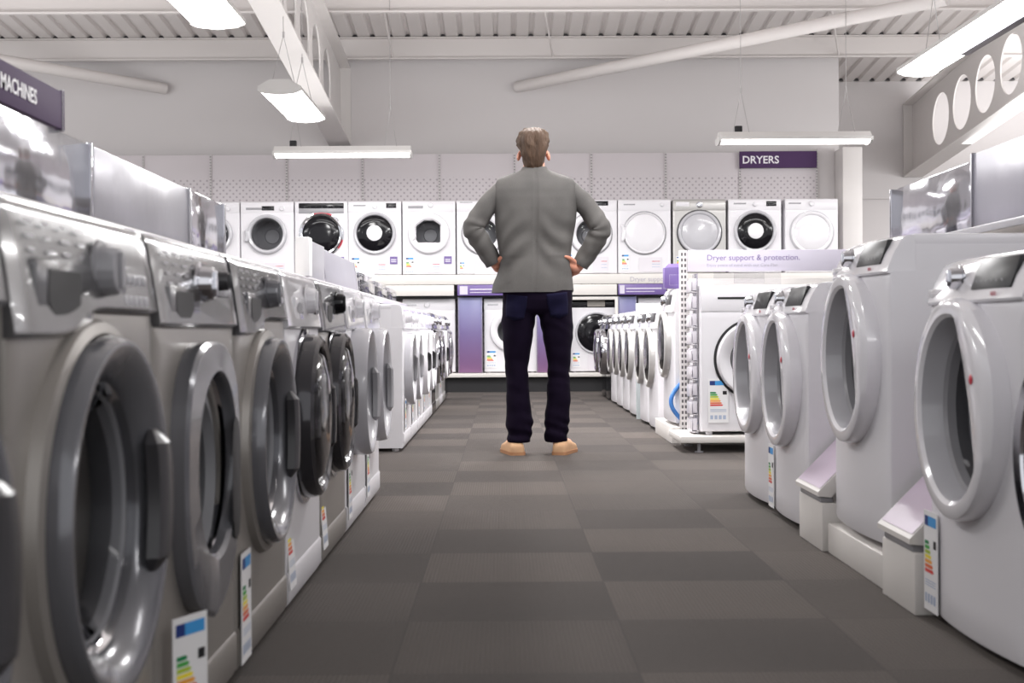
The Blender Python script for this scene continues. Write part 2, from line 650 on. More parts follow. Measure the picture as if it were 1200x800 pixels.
    if hd:
        bm = bmesh.new()
        x, z, hw, hh, m, st = hd
        y = yd - e
        if st == 'bar':
            n = 10
            rings = []
            for i in range(n + 1):
                t = -1 + 2 * i / n
                zz = cz + z + t * hh / 2
                q = math.sqrt(max(.12, 1 - (abs(t) ** 14)))
                bow_ = -.02 * t * t
                rings.append([Vector((x + bow_ + a * hw / 2 * q, y + .016 - b * .024 * q, zz)) for a, b in ((-1, 0), (-.9, .7), (-.4, 1), (.4, 1), (.9, .7), (1, 0))])
            loft(bm, rings, True, True, True)
        elif st == 'recess':
            polar(bm, x, cz + z, [(rr(hw / 2, hh / 2, 3), y - .002), (rr(hw / 2 * .8, hh / 2 * .92, 3), y - .003)], 28, cap=True)
        obj('door_handle', bm, m, door)
    for lb in k['labels']:
        if lb[0] == 'energy':
            el = energy_label(lb[1], yf - bw * (1 - (2 * abs(lb[1]) / w - lb[3] / w) ** 2) - .007, lb[2], lb[3], lb[4], parent=root, tilt=lb[5] if len(lb) > 5 else 0)
            if len(lb) > 6:
                el.rotation_euler.z = lb[6]
                el.location.y -= .03
        elif lb[0] == 'card':
            bm = bmesh.new()
            x0, x1, z0, z1 = lb[1:5]
            bx(bm, x0, x1, yf - .007, yf - .004, z0, z1)
            for i in range(3):
                zz = z0 + (z1 - z0) * (.3 + .2 * i)
                vs = [bm.verts.new((x0 + (x1 - x0) * a, yf - .0075, zz + b)) for a, b in ((.55, 0), (.9, 0), (.9, .006), (.55, .006))]
                bm.faces.new(vs).material_index = 1 if i < 2 else 2
            obj('spec_card', bm, [mat('pale_card', (214, 210, 216), .5) if 'pc' not in MC else MC['pc'], LABM[11], RED], root)
        elif lb[0] == 'offer':
            bm = bmesh.new()
            x0, z0, s = lb[1:4]
            bx(bm, x0, x0 + s, yf - .009, yf - .006, z0, z0 + s)
            for i in range(2):
                vs = [bm.verts.new((x0 + s * a, yf - .0095, z0 + s * b)) for a, b in ((.15, .5 - .25 * i), (.85, .5 - .25 * i), (.85, .66 - .25 * i), (.15, .66 - .25 * i))]
                bm.faces.new(vs).material_index = 1
            obj('offer_sticker', bm, [PURPLEL, LILAC], root)
        elif lb[0] == 'logo':
            bm = bmesh.new()
            x, z, r = lb[1:4]
            polar(bm, x, z, [(r, yd - e - .001), (r * .6, yd - e - .003)], 16, cap=True)
            obj('badge', bm, RED, door)
        elif lb[0] == 'print':
            bm = bmesh.new()
            text(bm, lb[4], lb[3], T(Vector((lb[1], py(lb[1], lb[2]) - .001, lb[2]))), 0)
            obj('printed_name', bm, lb[5], pan)
    return root


MC = {'pc': mat('pale_card', (216, 212, 218), .5)}
PROTO = {}


def put(style, name, label, cat, x, y, z=0., rz=0., group=None):
    if style not in PROTO:
        o = machine(name, **STY[style])
        PROTO[style] = o
    else:
        o = dup(PROTO[style])
        o.name = name
    o.location = (x, y, z)
    o.rotation_euler = (0, 0, rz)
    tag(o, label, cat, group)
    return o


def drop_shape(t):
    # wide rounded top, narrower foot
    c, s = math.cos(t), math.sin(t)
    base = rr(.215, .235, 2.7)(t)
    return base * (1 - .10 * max(0, -s) ** 2 * abs(c) * 2 + .04 * max(0, -s) ** 3)


def off_circle(ax, az, r):
    def f(t):
        b = ax * math.cos(t) + az * math.sin(t)
        return b + math.sqrt(max(0, b * b - ax * ax - az * az + r * r))
    return f


def leaf_inner(t):
    # round opening cut on the right by a slanting edge
    r = .2
    nx, nz, dd = .93, .367, .118
    p = math.cos(t) * nx + math.sin(t) * nz
    if p > 0:
        r2 = dd / p
        if r2 < r:
            k = 40
            return (r ** -k + r2 ** -k) ** (-1 / k)
    return r


def hexa_inner(t):
    k = 1e9
    for a, dd in ((0, .13), (180, .145), (270, .105), (55, .15), (125, .15), (90, .145)):
        c = math.cos(t - R(a))
        if c > .05:
            k = min(k, dd / c)
    return min(k, .16)


STY = {
    'greige': dict(body=GREIGE, top=GREIGEW, ch=.165, cons=CONS, cp=.012, lean=.02, prints=True, wavy=True, drawer=(-.13, .735, .12, .06, CONS, BLACKM, 'pocket'),
                   dials=((.035, .772, .033, MGREY),), disp=((.095, .13, .745, .785, BLACK),), buttons=10,
                   cz=.455, Rd=.232, rd=.172, e=.045, ring=DGREY, glass=GLASSD, surround=.256, handle=(.196, .0, .072, .2, DKGREY, 'bar')),
    'greige_drop': dict(body=GREIGE, top=GREIGEW, ch=.15, cons=CONS, cp=.012, lean=.02, prints=True, drawer=(-.14, .735, .12, .045, CONS, BLACKM, 'pocket'),
                        dials=((.0, .775, .03, CHROME), (.13, .785, .018, DKGREY)), buttons=5,
                        cz=.44, Rd=.23, rd=.15, e=.03, ring=DGREY, glass=GLASSD, gtrim=CHROME, shape=drop_shape, inner=off_circle(.035, .02, .158), kind='flatring', handle=(.165, -.02, .075, .23, BLACKM, 'recess'),
                        labels=(('energy', -.245, .05, .085, .2, 0, R(-25)),)),
    'greige3': dict(body=GREIGE, top=GREIGEW, ch=.165, cons=CONSD, cp=.014, lean=.02, prints=True, wavy=True, drawer=(-.12, .735, .11, .055, CONSD, BLACKM, 'pocket'),
                    dials=((.06, .778, .032, DGREY),), disp=((.13, .2, .75, .79, BLACK),), buttons=5,
                    cz=.455, Rd=.225, rd=.168, e=.045, ring=DGREY, glass=GLASSD, surround=.246, handle=(.192, .0, .05, .2, DKGREY, 'bar'),
                    labels=(('energy', -.24, .03, .1, .22),)),
    'white_chrome': dict(body=WHITE, ch=.15, cons=WHITEG, cp=.012, lean=.018, drawer=(-.12, .745, .13, .07, WHITEG, MGREY, 'scoop'), dials=((.05, .775, .034, WHITEG),), disp=((.16, .22, .74, .775, BLACK),),
                         cz=.47, Rd=.215, rd=.175, e=.055, ring=BLACKR, rim=CHROME, glass=BLACK, kind='dome', handle=(.19, -.01, .05, .19, BLACK, 'bar'), labels=(('energy', -.24, .06, .1, .22, R(-4)),)),
    'greige_black': dict(body=GREIGE, top=GREIGEW, ch=.16, cons=CONSD, cp=.012, lean=.018, drawer=(-.12, .745, .11, .05, CONSD, BLACKM, 'pocket'), dials=((.08, .78, .032, BLACK),), buttons=5,
                         cz=.475, Rd=.216, rd=.178, e=.05, ring=BLACKR, rim=CHROME, glass=BLACK, kind='dome', handle=(.195, -.01, .05, .18, BLACK, 'bar'), labels=(('energy', -.24, .06, .1, .22, R(-4)),)),
    'white_ring': dict(body=WHITE, ch=.15, cons=WHITEG, cp=.012, lean=.018, drawer=(-.13, .745, .13, .07, WHITEG, MGREY, 'scoop'), dials=((.04, .775, .034, WHITEG),), buttons=5,
                       cz=.48, Rd=.225, rd=.16, e=.065, ring=LGREY, glass=GLASSD, handle=(.19, -.02, .05, .2, MGREY, 'bar'), labels=(('energy', -.22, .06, .1, .22),)),
    'white_row': dict(body=WHITE, ch=.14, cons=WHITEG, cp=.02, lean=.02, drawer=(-.17, .77, .2, .07, WHITEG, MGREY, 'plate'), dials=((.03, .775, .03, WHITEG),), disp=((.11, .2, .755, .795, DKGREY),),
                      cz=.48, Rd=.222, rd=.16, e=.065, ring=WHITEG, glass=GLASSD, handle=(.2, 0, .03, .13, BLACKM, 'bar'), labels=(('energy', -.2, .12, .09, .18),)),
    'white_row_plain': dict(body=WHITE, ch=.14, cons=WHITEG, cp=.012, lean=.015, drawer=(-.17, .77, .2, .07, WHITEG, MGREY, 'plate'), dials=((.03, .775, .03, WHITEG),), disp=((.11, .2, .755, .795, DKGREY),),
                      cz=.47, Rd=.215, rd=.16, e=.05, ring=LGREY, glass=GLASSD, handle=(.19, 0, .03, .16, MGREY, 'bar'), labels=(('energy', -.2, .12, .09, .18),)),
    'black_row': dict(body=BLACK, ch=.14, cons=BLACK, cp=.02, lean=.02, drawer=(-.17, .77, .2, .07, BLACK, DKGREY, 'plate'), dials=((.03, .775, .03, CHROME),),
                      cz=.48, Rd=.222, rd=.17, e=.06, ring=CHROME, glass=BLACK, kind='dome', handle=(.2, 0, .03, .13, CHROME, 'bar')),
    'silver_row': dict(body=SILVER, ch=.14, cons=SILVER, cp=.02, lean=.02, drawer=(-.17, .77, .2, .07, SILVER, DKGREY, 'plate'), dials=((.03, .775, .03, CHROME),), disp=((.11, .2, .755, .795, BLACK),),
                       cz=.48, Rd=.222, rd=.17, e=.06, ring=CHROME, glass=BLACK, kind='dome', handle=(.2, 0, .03, .13, CHROME, 'bar')),
    'bulge': dict(body=WHITE, d=.56, bow=.022, ch=.105, cons=WHITEG, cp=.012, lean=.035, gtrim=MGREY, drawer=(-.2, .772, .12, .02, WHITEG, DKGREY, 'plate'), dials=((-.04, .80, .024, CHROME),),
                  disp=((.06, .25, .772, .838, DISP),), cz=.515, Rd=.242, rd=.2, e=.042, ring=WHITEG, glass=GLASS, kind='deep', inner=leaf_inner, kick=False,
                  labels=(('logo', .16, .585, .011), ('print', .17, .757, .012, 'NEXT', PALER))),
    'bulge_lab': None,
    'blue_rim': dict(body=WHITE, d=.56, bow=.02, ch=.15, cons=WHITEG, cp=.012, lean=.03, drawer=(-.17, .77, .2, .07, WHITEG, DKGREY, 'plate'), dials=((.03, .775, .03, CHROME),), disp=((.1, .22, .755, .8, BLACK),),
                     cz=.46, Rd=.215, rd=.17, e=.06, ring=CHROME, glass=BLACK, kind='dome', rim=BLUE),
    'end_white': dict(body=WHITE, d=.48, ch=.15, cons=WHITE, cp=.005, lean=.004, slot=(-.12, .775, .17, .012, BLACKM), dials=((.06, .775, .028, WHITEG),),
                      cz=.43, Rd=.215, rd=.135, e=.04, ring=WHITEG, glass=GLASSD, kind='bowl', rim=BLACKM, kick=False, labels=(('energy', -.205, .07, .115, .25),)),
    'mid_white': dict(body=WHITE, ch=.15, cons=WHITEG, cp=.012, lean=.02, drawer=(-.17, .77, .18, .06, WHITEG, MGREY, 'plate'), dials=((.0, .775, .03, CHROME),), disp=((.08, .22, .75, .81, DKGREY),),
                      cz=.5, Rd=.21, rd=.168, e=.036, ring=SILVER, glass=BLACK, kind='dome', bow=.02, d=.56, kick=False),
    'mid_black': dict(body=BLACK, ch=.15, cons=BLACK, cp=.024, lean=.03, dials=((.0, .775, .03, CHROME),), disp=((.08, .22, .75, .81, DKGREY),),
                      cz=.48, Rd=.228, rd=.18, e=.075, ring=CHROME, glass=BLACK, kind='dome', bow=.02, d=.56, kick=False),
}
LABS = (('card', -.08, .14, .03, .16), ('energy', -.22, .02, .1, .19), ('offer', .17, .13, .085))
DR = dict(d=.6, kick=False, ch=.13, cons=WHITE, cp=.004, lean=.003, z0=.012)
STY.update({
    'dry_window': dict(DR, slot=(-.15, .765, .18, .025, MGREY), disp=((-.06, .08, .745, .795, BLACK),), dials=((.17, .765, .026, WHITEG),), cz=.475, Rd=.225, rd=.178, e=.05, ring=LGREY, glass=GLASSK, kind='pane',
                       handle=(-.215, -.02, .05, .14, LGREY, 'bar'), labels=(('energy', -.22, .02, .1, .16), ('card', -.03, .2, .02, .15))),
    'dry_red': dict(DR, disp=((-.255, .255, .765, .825, BLACK), (-.255, .255, .71, .762, MGREY)), cz=.47, Rd=.24, rd=.205, e=.045, ring=CHROME, glass=BLACK, kind='dome', rim=RED, labels=LABS),
    'dry_disc': dict(DR, slot=(-.17, .795, .14, .016, MGREY), dials=((.0, .785, .024, WHITEG),), disp=((.13, .245, .765, .82, BLACK),), cz=.48, Rd=.24, rd=.2, e=.045, ring=LGREY, glass=BLACK, kind='disc', labels=LABS),
    'dry_hex': dict(DR, slot=(-.15, .775, .17, .03, MGREY), dials=((.02, .795, .026, WHITEG),), cz=.475, Rd=.235, rd=.16, e=.055, ring=WHITEG, glass=GLASSK, kind='pane', inner=hexa_inner, handle=(-.165, .0, .03, .19, WHITEG, 'bar'), labels=LABS),
    'dry_bigring': dict(DR, slot=(-.19, .825, .14, .008, MGREY), cz=.47, Rd=.235, rd=.165, e=.045, ring=WHITE, glass=GLASSK, kind='pane', rim=MGREY, labels=(('energy', -.24, .02, .06, .13), ('card', -.1, .24, .01, .16))),
    'dry_display': dict(DR, disp=((.04, .2, .78, .83, BLACK),), cz=.46, Rd=.235, rd=.165, e=.045, ring=WHITE, glass=GLASSK, kind='pane', rim=MGREY, labels=(('energy', -.24, .1, .06, .13), ('card', .02, .2, .02, .2))),
    'dry_plain': dict(DR, slot=(-.17, .79, .13, .014, MGREY), dials=((.2, .785, .02, WHITEG),), cz=.465, Rd=.235, rd=.215, e=.03, ring=WHITE, kind='plain', rim=MGREY, handle=(-.235, .0, .04, .2, WHITEG, 'bar'), labels=(('energy', -.22, .04, .09, .19), ('card', -.06, .2, .03, .19))),
    'dry_silver': dict(DR, body=SILVER, cons=SILVER, slot=(-.19, .79, .15, .05, WHITE), dials=((.0, .785, .03, CHROME),), cz=.47, Rd=.245, rd=.205, e=.04, ring=LGREY, kind='plain', rim=DKGREY, labels=(('energy', -.23, .06, .07, .14),)),
    'dry_soft': dict(DR, slot=(-.19, .795, .14, .016, MGREY), dials=((.0, .79, .028, WHITEG),), cz=.46, Rd=.24, rd=.2, e=.035, ring=WHITEG, kind='plain', rim=LGREY, labels=()),
    'low_white': dict(DR, dials=((-.02, .78, .03, WHITEG),), slot=(-.2, .78, .12, .02, LGREY), cz=.48, Rd=.235, rd=.15, e=.05, ring=WHITEG, glass=GLASSK, kind='pane', labels=(('energy', -.22, .06, .12, .2), ('card', -.06, .2, .05, .18))),
    'low_black': dict(DR, ch=.11, cons=BLACK, disp=((-.1, .1, .75, .82, GREIGEW),), cz=.45, Rd=.24, rd=.215, e=.03, ring=LGREY, glass=BLACK, kind='dome', labels=(('energy', -.23, .06, .09, .17), ('card', -.1, .2, .02, .2))),
})
STY['bulge_lab'] = dict(STY['bulge'], labels=STY['bulge']['labels'] + (('energy', -.24, .025, .1, .235),))

# ---- left near row
XL, PL, WL = -.53, .619, .6
gl = 'washing machines along the left of the aisle'
left = [('greige', 'beige-grey washing machine almost wholly cut off at the left photo edge'),
        ('greige', 'biggest beige-grey washing machine, front left, with a large grey round door'),
        ('greige_drop', 'beige-grey washing machine with a teardrop-shaped grey door in left row'),
        ('greige3', 'beige-grey washing machine with round grey door, between teardrop-doored and white ones'),
        ('white_chrome', 'white washing machine with chrome-rimmed black door between two beige machines'),
        ('greige_black', 'beige-grey washing machine with chrome-rimmed black door between white machines'),
        ('white_ring', 'white washing machine with pale grey door ring, just after the last beige one'),
        ('white_ring', 'white washing machine with pale grey door ring, far end of near left row')]
for i, (st, lab) in enumerate(left):
    y = 1.459 + PL * (i - 1) + WL / 2
    d = STY[st].get('d', .58)
    put(st, 'washing_machine', lab, 'washing machine', XL - d / 2, y, 0, R(90), gl)
# ---- left far row
gf = 'washing machines in the far left row'
fl = ['white_row_plain', 'white_row_plain', 'white_row', 'white_row', 'white_row_plain'] + ['black_row', 'silver_row', 'white_row', 'silver_row', 'black_row']
ords = ['first', 'second', 'third', 'fourth', 'fifth', 'sixth', 'seventh', 'eighth', 'ninth', 'tenth']
cn = {'white_row': 'white', 'white_row_plain': 'white', 'black_row': 'black', 'silver_row': 'silver'}
for i, st in enumerate(fl):
    extra = ', plain side showing' if i == 0 else ''
    put(st, 'washing_machine', '%s washing machine, %s from near end, far left row%s' % (cn[st], ords[i], extra), 'washing machine', -.58 - .29, 7.86 + .3 + .625 * i, 0, R(90), gf)
# ---- right near row
XR = 1.015
gr = 'white washing machines along the right of the aisle'
for st, y0, z, lab in (('bulge', 5.19, 0, 'white washing machine with bulging oval door, furthest of the near right row'),
                       ('bulge_lab', 4.575, 0, 'white washing machine with bulging oval door, second furthest of near right row'),
                       ('bulge', 3.60, .092, 'white washing machine with bulging door raised on a plinth between two brochure stands'),
                       ('bulge_lab', 2.66, 0, 'largest white washing machine with bulging door and dark display, front right'),
                       ('blue_rim', 2.03, 0, 'washing machine with dark blue-rimmed door cut off by right photo edge')):
    put(st, 'washing_machine', lab, 'washing machine', 1.022 + .28, y0 + .3, z, R(-90), gr)
# ---- right middle row
gm = 'washing machines in the far right row'
mids = [('mid_white', 8.36, .1), ('mid_white', 9.26, 0), ('mid_white', 9.90, 0), ('mid_white', 10.78, 0), ('mid_white', 11.42, 0), ('mid_white', 12.06, 0), ('mid_white', 12.7, 0), ('mid_black', 13.34, 0), ('mid_black', 13.98, 0)]
mlab = ['white washing machine with black door on a white plinth, nearest of the far right row',
        'white washing machine with black door, second of the far right row',
        'white washing machine with black door just in front of the upright teal sheet',
        'white washing machine with black door just behind the upright teal sheet',
        'white washing machine with black oval door, fifth of the far right row',
        'white washing machine with black oval door, sixth of the far right row',
        'last white washing machine before the black ones in far right row',
        'black washing machine, nearer of the two at the far end of the right row',
        'black washing machine, farther of the two at the far end of the right row']
for (st, y0, z), lab in zip(mids, mlab):
    put(st, 'washing_machine', lab, 'washing machine', 1.03 + .02 + .28, y0 + .3, z, R(-90), gm)
# ---- gondola-end machine facing the camera
pe = at(822, 500, 7.72)
put('end_white', 'washing_machine', 'white washing machine facing the camera under the dryer support banner', 'washing machine', pe.x + .3, 7.72 + .24, .095, 0)

# ------------------------------------------------------------------ back display wall
YD = 15.5
zs = at(600, 322, YD).z
xs0 = at(219, 300, YD).x
lefts = [217.5, 281, 344.5, 407, 470.5, 534, 597.5, 660, 723, 787.5, 852.5, 919]
sty = ['dry_window', 'dry_window', 'dry_red', 'dry_disc', 'dry_hex', 'dry_bigring', 'dry_bigring', 'dry_display', 'dry_plain', 'dry_silver', 'dry_disc', 'dry_soft']
dl = ['white tumble dryer with a clear round window, leftmost on the back wall shelf, half hidden',
      'white tumble dryer with grey-rimmed window showing its drum, second from left on the back shelf',
      'white tumble dryer with black control strip and black door on the back shelf, red reflections painted on its chrome rim',
      'white tumble dryer with white disc on black door, left of the man',
      'white tumble dryer with six-sided dark window and side handle on the back shelf',
      'white tumble dryer with wide white door ring behind the left elbow of the man',
      'white tumble dryer on the back shelf hidden behind the back of the man',
      'white tumble dryer with small black display behind the right elbow of the man',
      'white tumble dryer with plain white closed door just right of the man',
      'silver-grey tumble dryer with plain grey door and dark rim on the back shelf',
      'white tumble dryer with white disc on black door, under the purple DRYERS sign',
      'white tumble dryer with plain soft white door, rightmost on the back shelf']
for px, st, lab in zip(lefts, sty, dl):
    x = at(px, 280, YD).x
    put(st, 'tumble_dryer', lab, 'tumble dryer', x + .312, YD + .3, zs, 0, 'tumble dryers on the back wall shelf')
# lower machines
zb = .215
for px, st, lab in ((472, 'low_white', 'white machine on lower back shelf behind far left row, its dial showing'),
                    (567.5, 'low_white', 'white washing machine on the lower back shelf, left of the legs of the man'),
                    (668, 'low_black', 'white washing machine with black panel and big black door on the lower back shelf'),
                    (748, 'low_white', 'white machine on the lower back shelf behind the far right row')):
    x = at(px, 400, YD + .1).x
    put(st, 'washing_machine', lab, 'washing machine', x + .3, YD + .4, zb, 0, 'machines on the lower back shelf')

# pegboard material
def pegmat():
    m, nt, b = newmat('pegboard')
    tc = nt.nodes.new('ShaderNodeTexCoord')
    sp = nt.nodes.new('ShaderNodeSeparateXYZ')
    link(nt, tc, 'Object', sp, 0)

    def mth(op, a, bb=None):
        n = nt.nodes.new('ShaderNodeMath')
        n.operation = op
        for i, v in enumerate((a, bb)):
            if v is None:
                continue
            if isinstance(v, (int, float)):
                n.inputs[i].default_value = v
            else:
                nt.links.new(v, n.inputs[i])
        return n.outputs[0]
    s = .078

    def dots(ox, oz):
        a = mth('SUBTRACT', mth('FRACT', mth('ADD', mth('DIVIDE', sp.outputs[0], s), 40 + ox)), .5)
        c = mth('SUBTRACT', mth('FRACT', mth('ADD', mth('DIVIDE', sp.outputs[2], s), 40 + oz)), .5)
        r2 = mth('ADD', mth('MULTIPLY', a, a), mth('MULTIPLY', c, c))
        return mth('LESS_THAN', r2, .022)
    dd = mth('MAXIMUM', dots(0, 0), dots(.5, .5))
    low = mth('LESS_THAN', sp.outputs[2], PEGTOP)
    dd = mth('MULTIPLY', dd, low)
    mx = nt.nodes.new('ShaderNodeMix')
    mx.data_type = 'RGBA'
    mx.inputs[6].default_value = lin((206, 200, 203))
    mx.inputs[7].default_value = lin((168, 161, 166))
    nt.links.new(dd, mx.inputs[0])
    link(nt, mx, 2, b, 'Base Color')
    b.inputs['Roughness'].default_value = .6
    return m


YP = 16.25
ztop = at(600, 180, YP).z
PEGTOP = at(600, 207, YP).z
PEG = pegmat()


def slotmat():
    m, nt, b = newmat('slotted_upright')
    tc = nt.nodes.new('ShaderNodeTexCoord')
    sp = nt.nodes.new('ShaderNodeSeparateXYZ')
    link(nt, tc, 'Object', sp, 0)
    sg = nt.nodes.new('ShaderNodeSeparateXYZ')
    link(nt, tc, 'Generated', sg, 0)

    def mth(op, a, bb=None):
        n = nt.nodes.new('ShaderNodeMath')
        n.operation = op
        for i, v in enumerate((a, bb)):
            if v is None:
                continue
            if isinstance(v, (int, float)):
                n.inputs[i].default_value = v
            else:
                nt.links.new(v, n.inputs[i])
        return n.outputs[0]
    zz = mth('GREATER_THAN', mth('FRACT', mth('MULTIPLY', sp.outputs[2], 1 / .034)), .45)
    xx = mth('LESS_THAN', mth('ABSOLUTE', mth('SUBTRACT', mth('ABSOLUTE', mth('SUBTRACT', sg.outputs[0], .5)), .22)), .13)
    g = mth('MULTIPLY', zz, xx)
    mx = nt.nodes.new('ShaderNodeMix')
    mx.data_type = 'RGBA'
    mx.inputs[6].default_value = lin((206, 202, 202))
    mx.inputs[7].default_value = lin((84, 80, 84))
    nt.links.new(g, mx.inputs[0])
    link(nt, mx, 2, b, 'Base Color')
    return m


SLOT = slotmat()
sh = thing('display_shelving', 'long white wall shelving with pegboard back panels, two shelves and dark kick board', 'shelving', (0, YP, 0))
bays = [-12, 77, 168, 247, 336, 425, 515, 603, 693, 780, 867, 957]
bxs = [at(p, 200, YP).x for p in bays]
for a, b in zip(bxs, bxs[1:]):
    bm = bmesh.new()
    bx(bm, a + .008, b - .008, .0, .03, .1, ztop, .003)
    obj('pegboard_panel', bm, PEG, sh)
for a in bxs:
    bm = bmesh.new()
    bx(bm, a - .011, a + .011, -.012, .03, .05, ztop + .005)
    obj('upright', bm, SLOT, sh)
xa, xb = bxs[0], at(983, 330, YD).x + .02
bm = bmesh.new()
bx(bm, xa, xb, YD - .02 - YP, -.001, zs - .045, zs, .004)
obj('upper_shelf', bm, OFFW, sh)
z333 = at(600, 333, YD - .03).z
z346 = at(600, 346, YD - .03).z
bm = bmesh.new()
bx(bm, xa, xb, YD - .05 - YP, YD - .02 - YP, z333, zs + .005, .004)
xt = at(738, 330, YD - .05).x
text(bm, 'Dryer support & care', .075, T(Vector((xt, YD - .0515 - YP, z333 + .025))), 1)
xt = at(600, 330, YD - .05).x
obj('price_rail', bm, [OFFW, TEXTG], sh)
bm = bmesh.new()
bx(bm, xa, xb, YD - .06 - YP, -.001, zb - .045, zb, .004)
obj('base_shelf', bm, OFFW, sh)
bm = bmesh.new()
bx(bm, xa, xb, YD + .02 - YP, YD + .04 - YP, 0, zb - .045)
obj('kick_board', bm, BLACKM, sh)
bm = bmesh.new()
bx(bm, xa, xb, YD + .3 - YP, YD + .33 - YP, z346 - .05, z346 + .06)
obj('shelf_gap_shade', bm, DKGREY, sh)  # dark strip in place of the shaded gap below the headers
# header panels below the rail
hp = [(170, 336, 0), (337, 424, 0), (426, 532, 0), (536, 628, 1), (629, 723, 0), (724.5, 781, 1), (782, 867, 0), (868, 980, 0)]
for i, (a, b, p) in enumerate(hp):
    x0, x1 = at(a, 340, YD - .04).x, at(b, 340, YD - .04).x
    bm = bmesh.new()
    bx(bm, x0, x1, -.012, .012, 0, z333 - z346 - .004, .003)
    if p:
        w = (x1 - x0)
        h = z333 - z346
        for q0, q1, r0, r1, mi in ((.03, .13, .1, .85, 1), (.16, .9, .5, .62, 2), (.16, .75, .25, .32, 2)):
            vs = [bm.verts.new((x0 + w * a_, -.0135, h * b_)) for a_, b_ in ((q0, r0), (q1, r0), (q1, r1), (q0, r1))]
            bm.faces.new(vs).material_index = mi
    o = obj('header_panel', bm, [PURPLEL if p else OFFW, LILAC, LILAC], sh)
    o.location = (0, YD - .035 - YP, z346)
    if p:
        o['label'] = 'purple header panel with printed lines'

# poster gradient
def postermat():
    m, nt, b = newmat('gradient_poster')
    tc = nt.nodes.new('ShaderNodeTexCoord')
    sp = nt.nodes.new('ShaderNodeSeparateXYZ')
    link(nt, tc, 'Object', sp, 0)
    cr = nt.nodes.new('ShaderNodeValToRGB')
    link(nt, sp, 2, cr, 0)
    e = cr.color_ramp.elements
    e[0].position = .0
    e[0].color = lin((128, 92, 128))
    e[1].position = .85
    e[1].color = lin((126, 128, 172))
    k = cr.color_ramp.elements.new(.45)
    k.color = lin((112, 98, 144))
    link(nt, cr, 0, b, 'Base Color')
    b.inputs['Roughness'].default_value = .35
    return m


POST = postermat()
for a, b, lab in ((537, 565.3, 'purple gradient poster panel left of the lower white washing machine'),
                  (629, 666, 'purple gradient poster panel seen between the legs of the man'),
                  (724, 746, 'purple gradient poster panel behind the far right row')):
    x0, x1 = at(a, 400, YD + .05).x, at(b, 400, YD + .05).x
    bm = bmesh.new()
    bx(bm, x0 + .012, x1 - .012, -.01, .01, .005, .86, .002, 0)
    bx(bm, x0, x0 + .011, -.014, .014, .0, .865, .002, 1)
    bx(bm, x1 - .011, x1, -.014, .014, .0, .865, .002, 1)
    o = obj('poster_board', bm, [POST, LGREY])
    o.location = (0, YD + .05, zb + .001)
    tag(o, lab, 'poster', 'purple poster panels on the lower back shelf')
# white frame around the black-door machine
bm = bmesh.new()
x0, x1 = at(667, 400, YD - .02).x - .04, at(722.5, 400, YD - .02).x + .02
zt_ = z346 - .02
bx(bm, x0, x0 + .035, -.02, .02, 0, zt_ - zb, .003)
bx(bm, x1 - .035, x1, -.02, .02, 0, zt_ - zb, .003)
bx(bm, x0 + .035, x1 - .035, -.02, .02, zt_ - zb - .035, zt_ - zb, .003)
o = obj('display_surround', bm, OFFW)
o.location = (0, YD - .0, zb + .001)
tag(o, 'white display frame around the black-doored machine on lower back shelf', 'display surround')
# DRYERS sign
bm = bmesh.new()
a, b = at(866.5, 197, YP - .03), at(957, 177, YP - .03)
bx(bm, a.x, b.x, -.015, .012, 0, b.z - a.z, .003)
text(bm, 'DRYERS', .125, T(Vector((a.x + .03, -.0165, .055))), 1, bold=.002)
o = obj('hanging_sign', bm, [PURPLE, TEXTW])
o.location = (0, YP - .03, a.z)
tag(o, 'dark purple DRYERS sign on top of the back wall shelving', 'sign')

# ------------------------------------------------------------------ left gondola
XS = -1.0
g = thing('display_gondola', 'white display gondola with raised shelf behind the left row of washing machines', 'gondola', (XS, 7, 0))
bm = bmesh.new()
bx(bm, -.42, -.38, -6.2, 6.8, 0, 1.06, .004)
obj('back_panel', bm, OFFW, g)
bm = bmesh.new()
bx(bm, -.40, .14 if False else .02, -6.2, 6.8, .945, .97, .004)
obj('shelf', bm, OFFW, g)
bm = bmesh.new()
bx(bm, .02, .034, -6.2, 6.8, .918, .963, .003)
for y in (-3.8, -2.9, -2.05):
    bx(bm, .034, .036, y, y + .1, .924, .958, mi=1)
obj('price_strip', bm, [LILAC, PURPLEL], g)
for y in (-6.1, -.2, 6.7):
    bm = bmesh.new()
    bx(bm, -.45, -.37, y - .03, y + .03, 0, 1.07, .003)
    obj('upright', bm, SLOT, g)


def xpan(name, Y0, Y1, X, z0, z1, m, label, cat, th=.012, edge=None, tilt=0., group=None, flip=1):
    bm = bmesh.new()
    bx(bm, -th / 2, th / 2, -(Y1 - Y0) / 2, (Y1 - Y0) / 2, 0, z1 - z0, .003, 0)
    ms = [m]
    if edge:
        ms.append(edge)
        bx(bm, -th, th, (Y1 - Y0) / 2 - .012, (Y1 - Y0) / 2 + .004, 0, z1 - z0 + .004, .002, 1)
    o = obj(name, bm, ms)
    o.location = (X, (Y0 + Y1) / 2, z0)
    o.rotation_euler = (0, tilt, 0)
    return tag(o, label, cat, group)


yy = lambda px: -1600 * XS / (590 - px)
gp = 'silver panels along the gondola shelf'
xpan('display_board', 2.0, yy(107) - .01, XS, .9705, 1.146, FOIL1, 'shiny silver display panel under the purple MACHINES sign, front left', 'panel', edge=LGREY, group=gp)
xpan('display_board', yy(110), yy(222) - .01, XS, .9705, 1.146, FOIL2, 'pale silver display panel, middle of the three above the left row', 'panel', edge=LGREY, group=gp)
xpan('display_board', yy(224), yy(262), XS, .9705, 1.146, FOIL1, 'short silver display panel, farthest of the three above the left row', 'panel', edge=LGREY, group=gp)
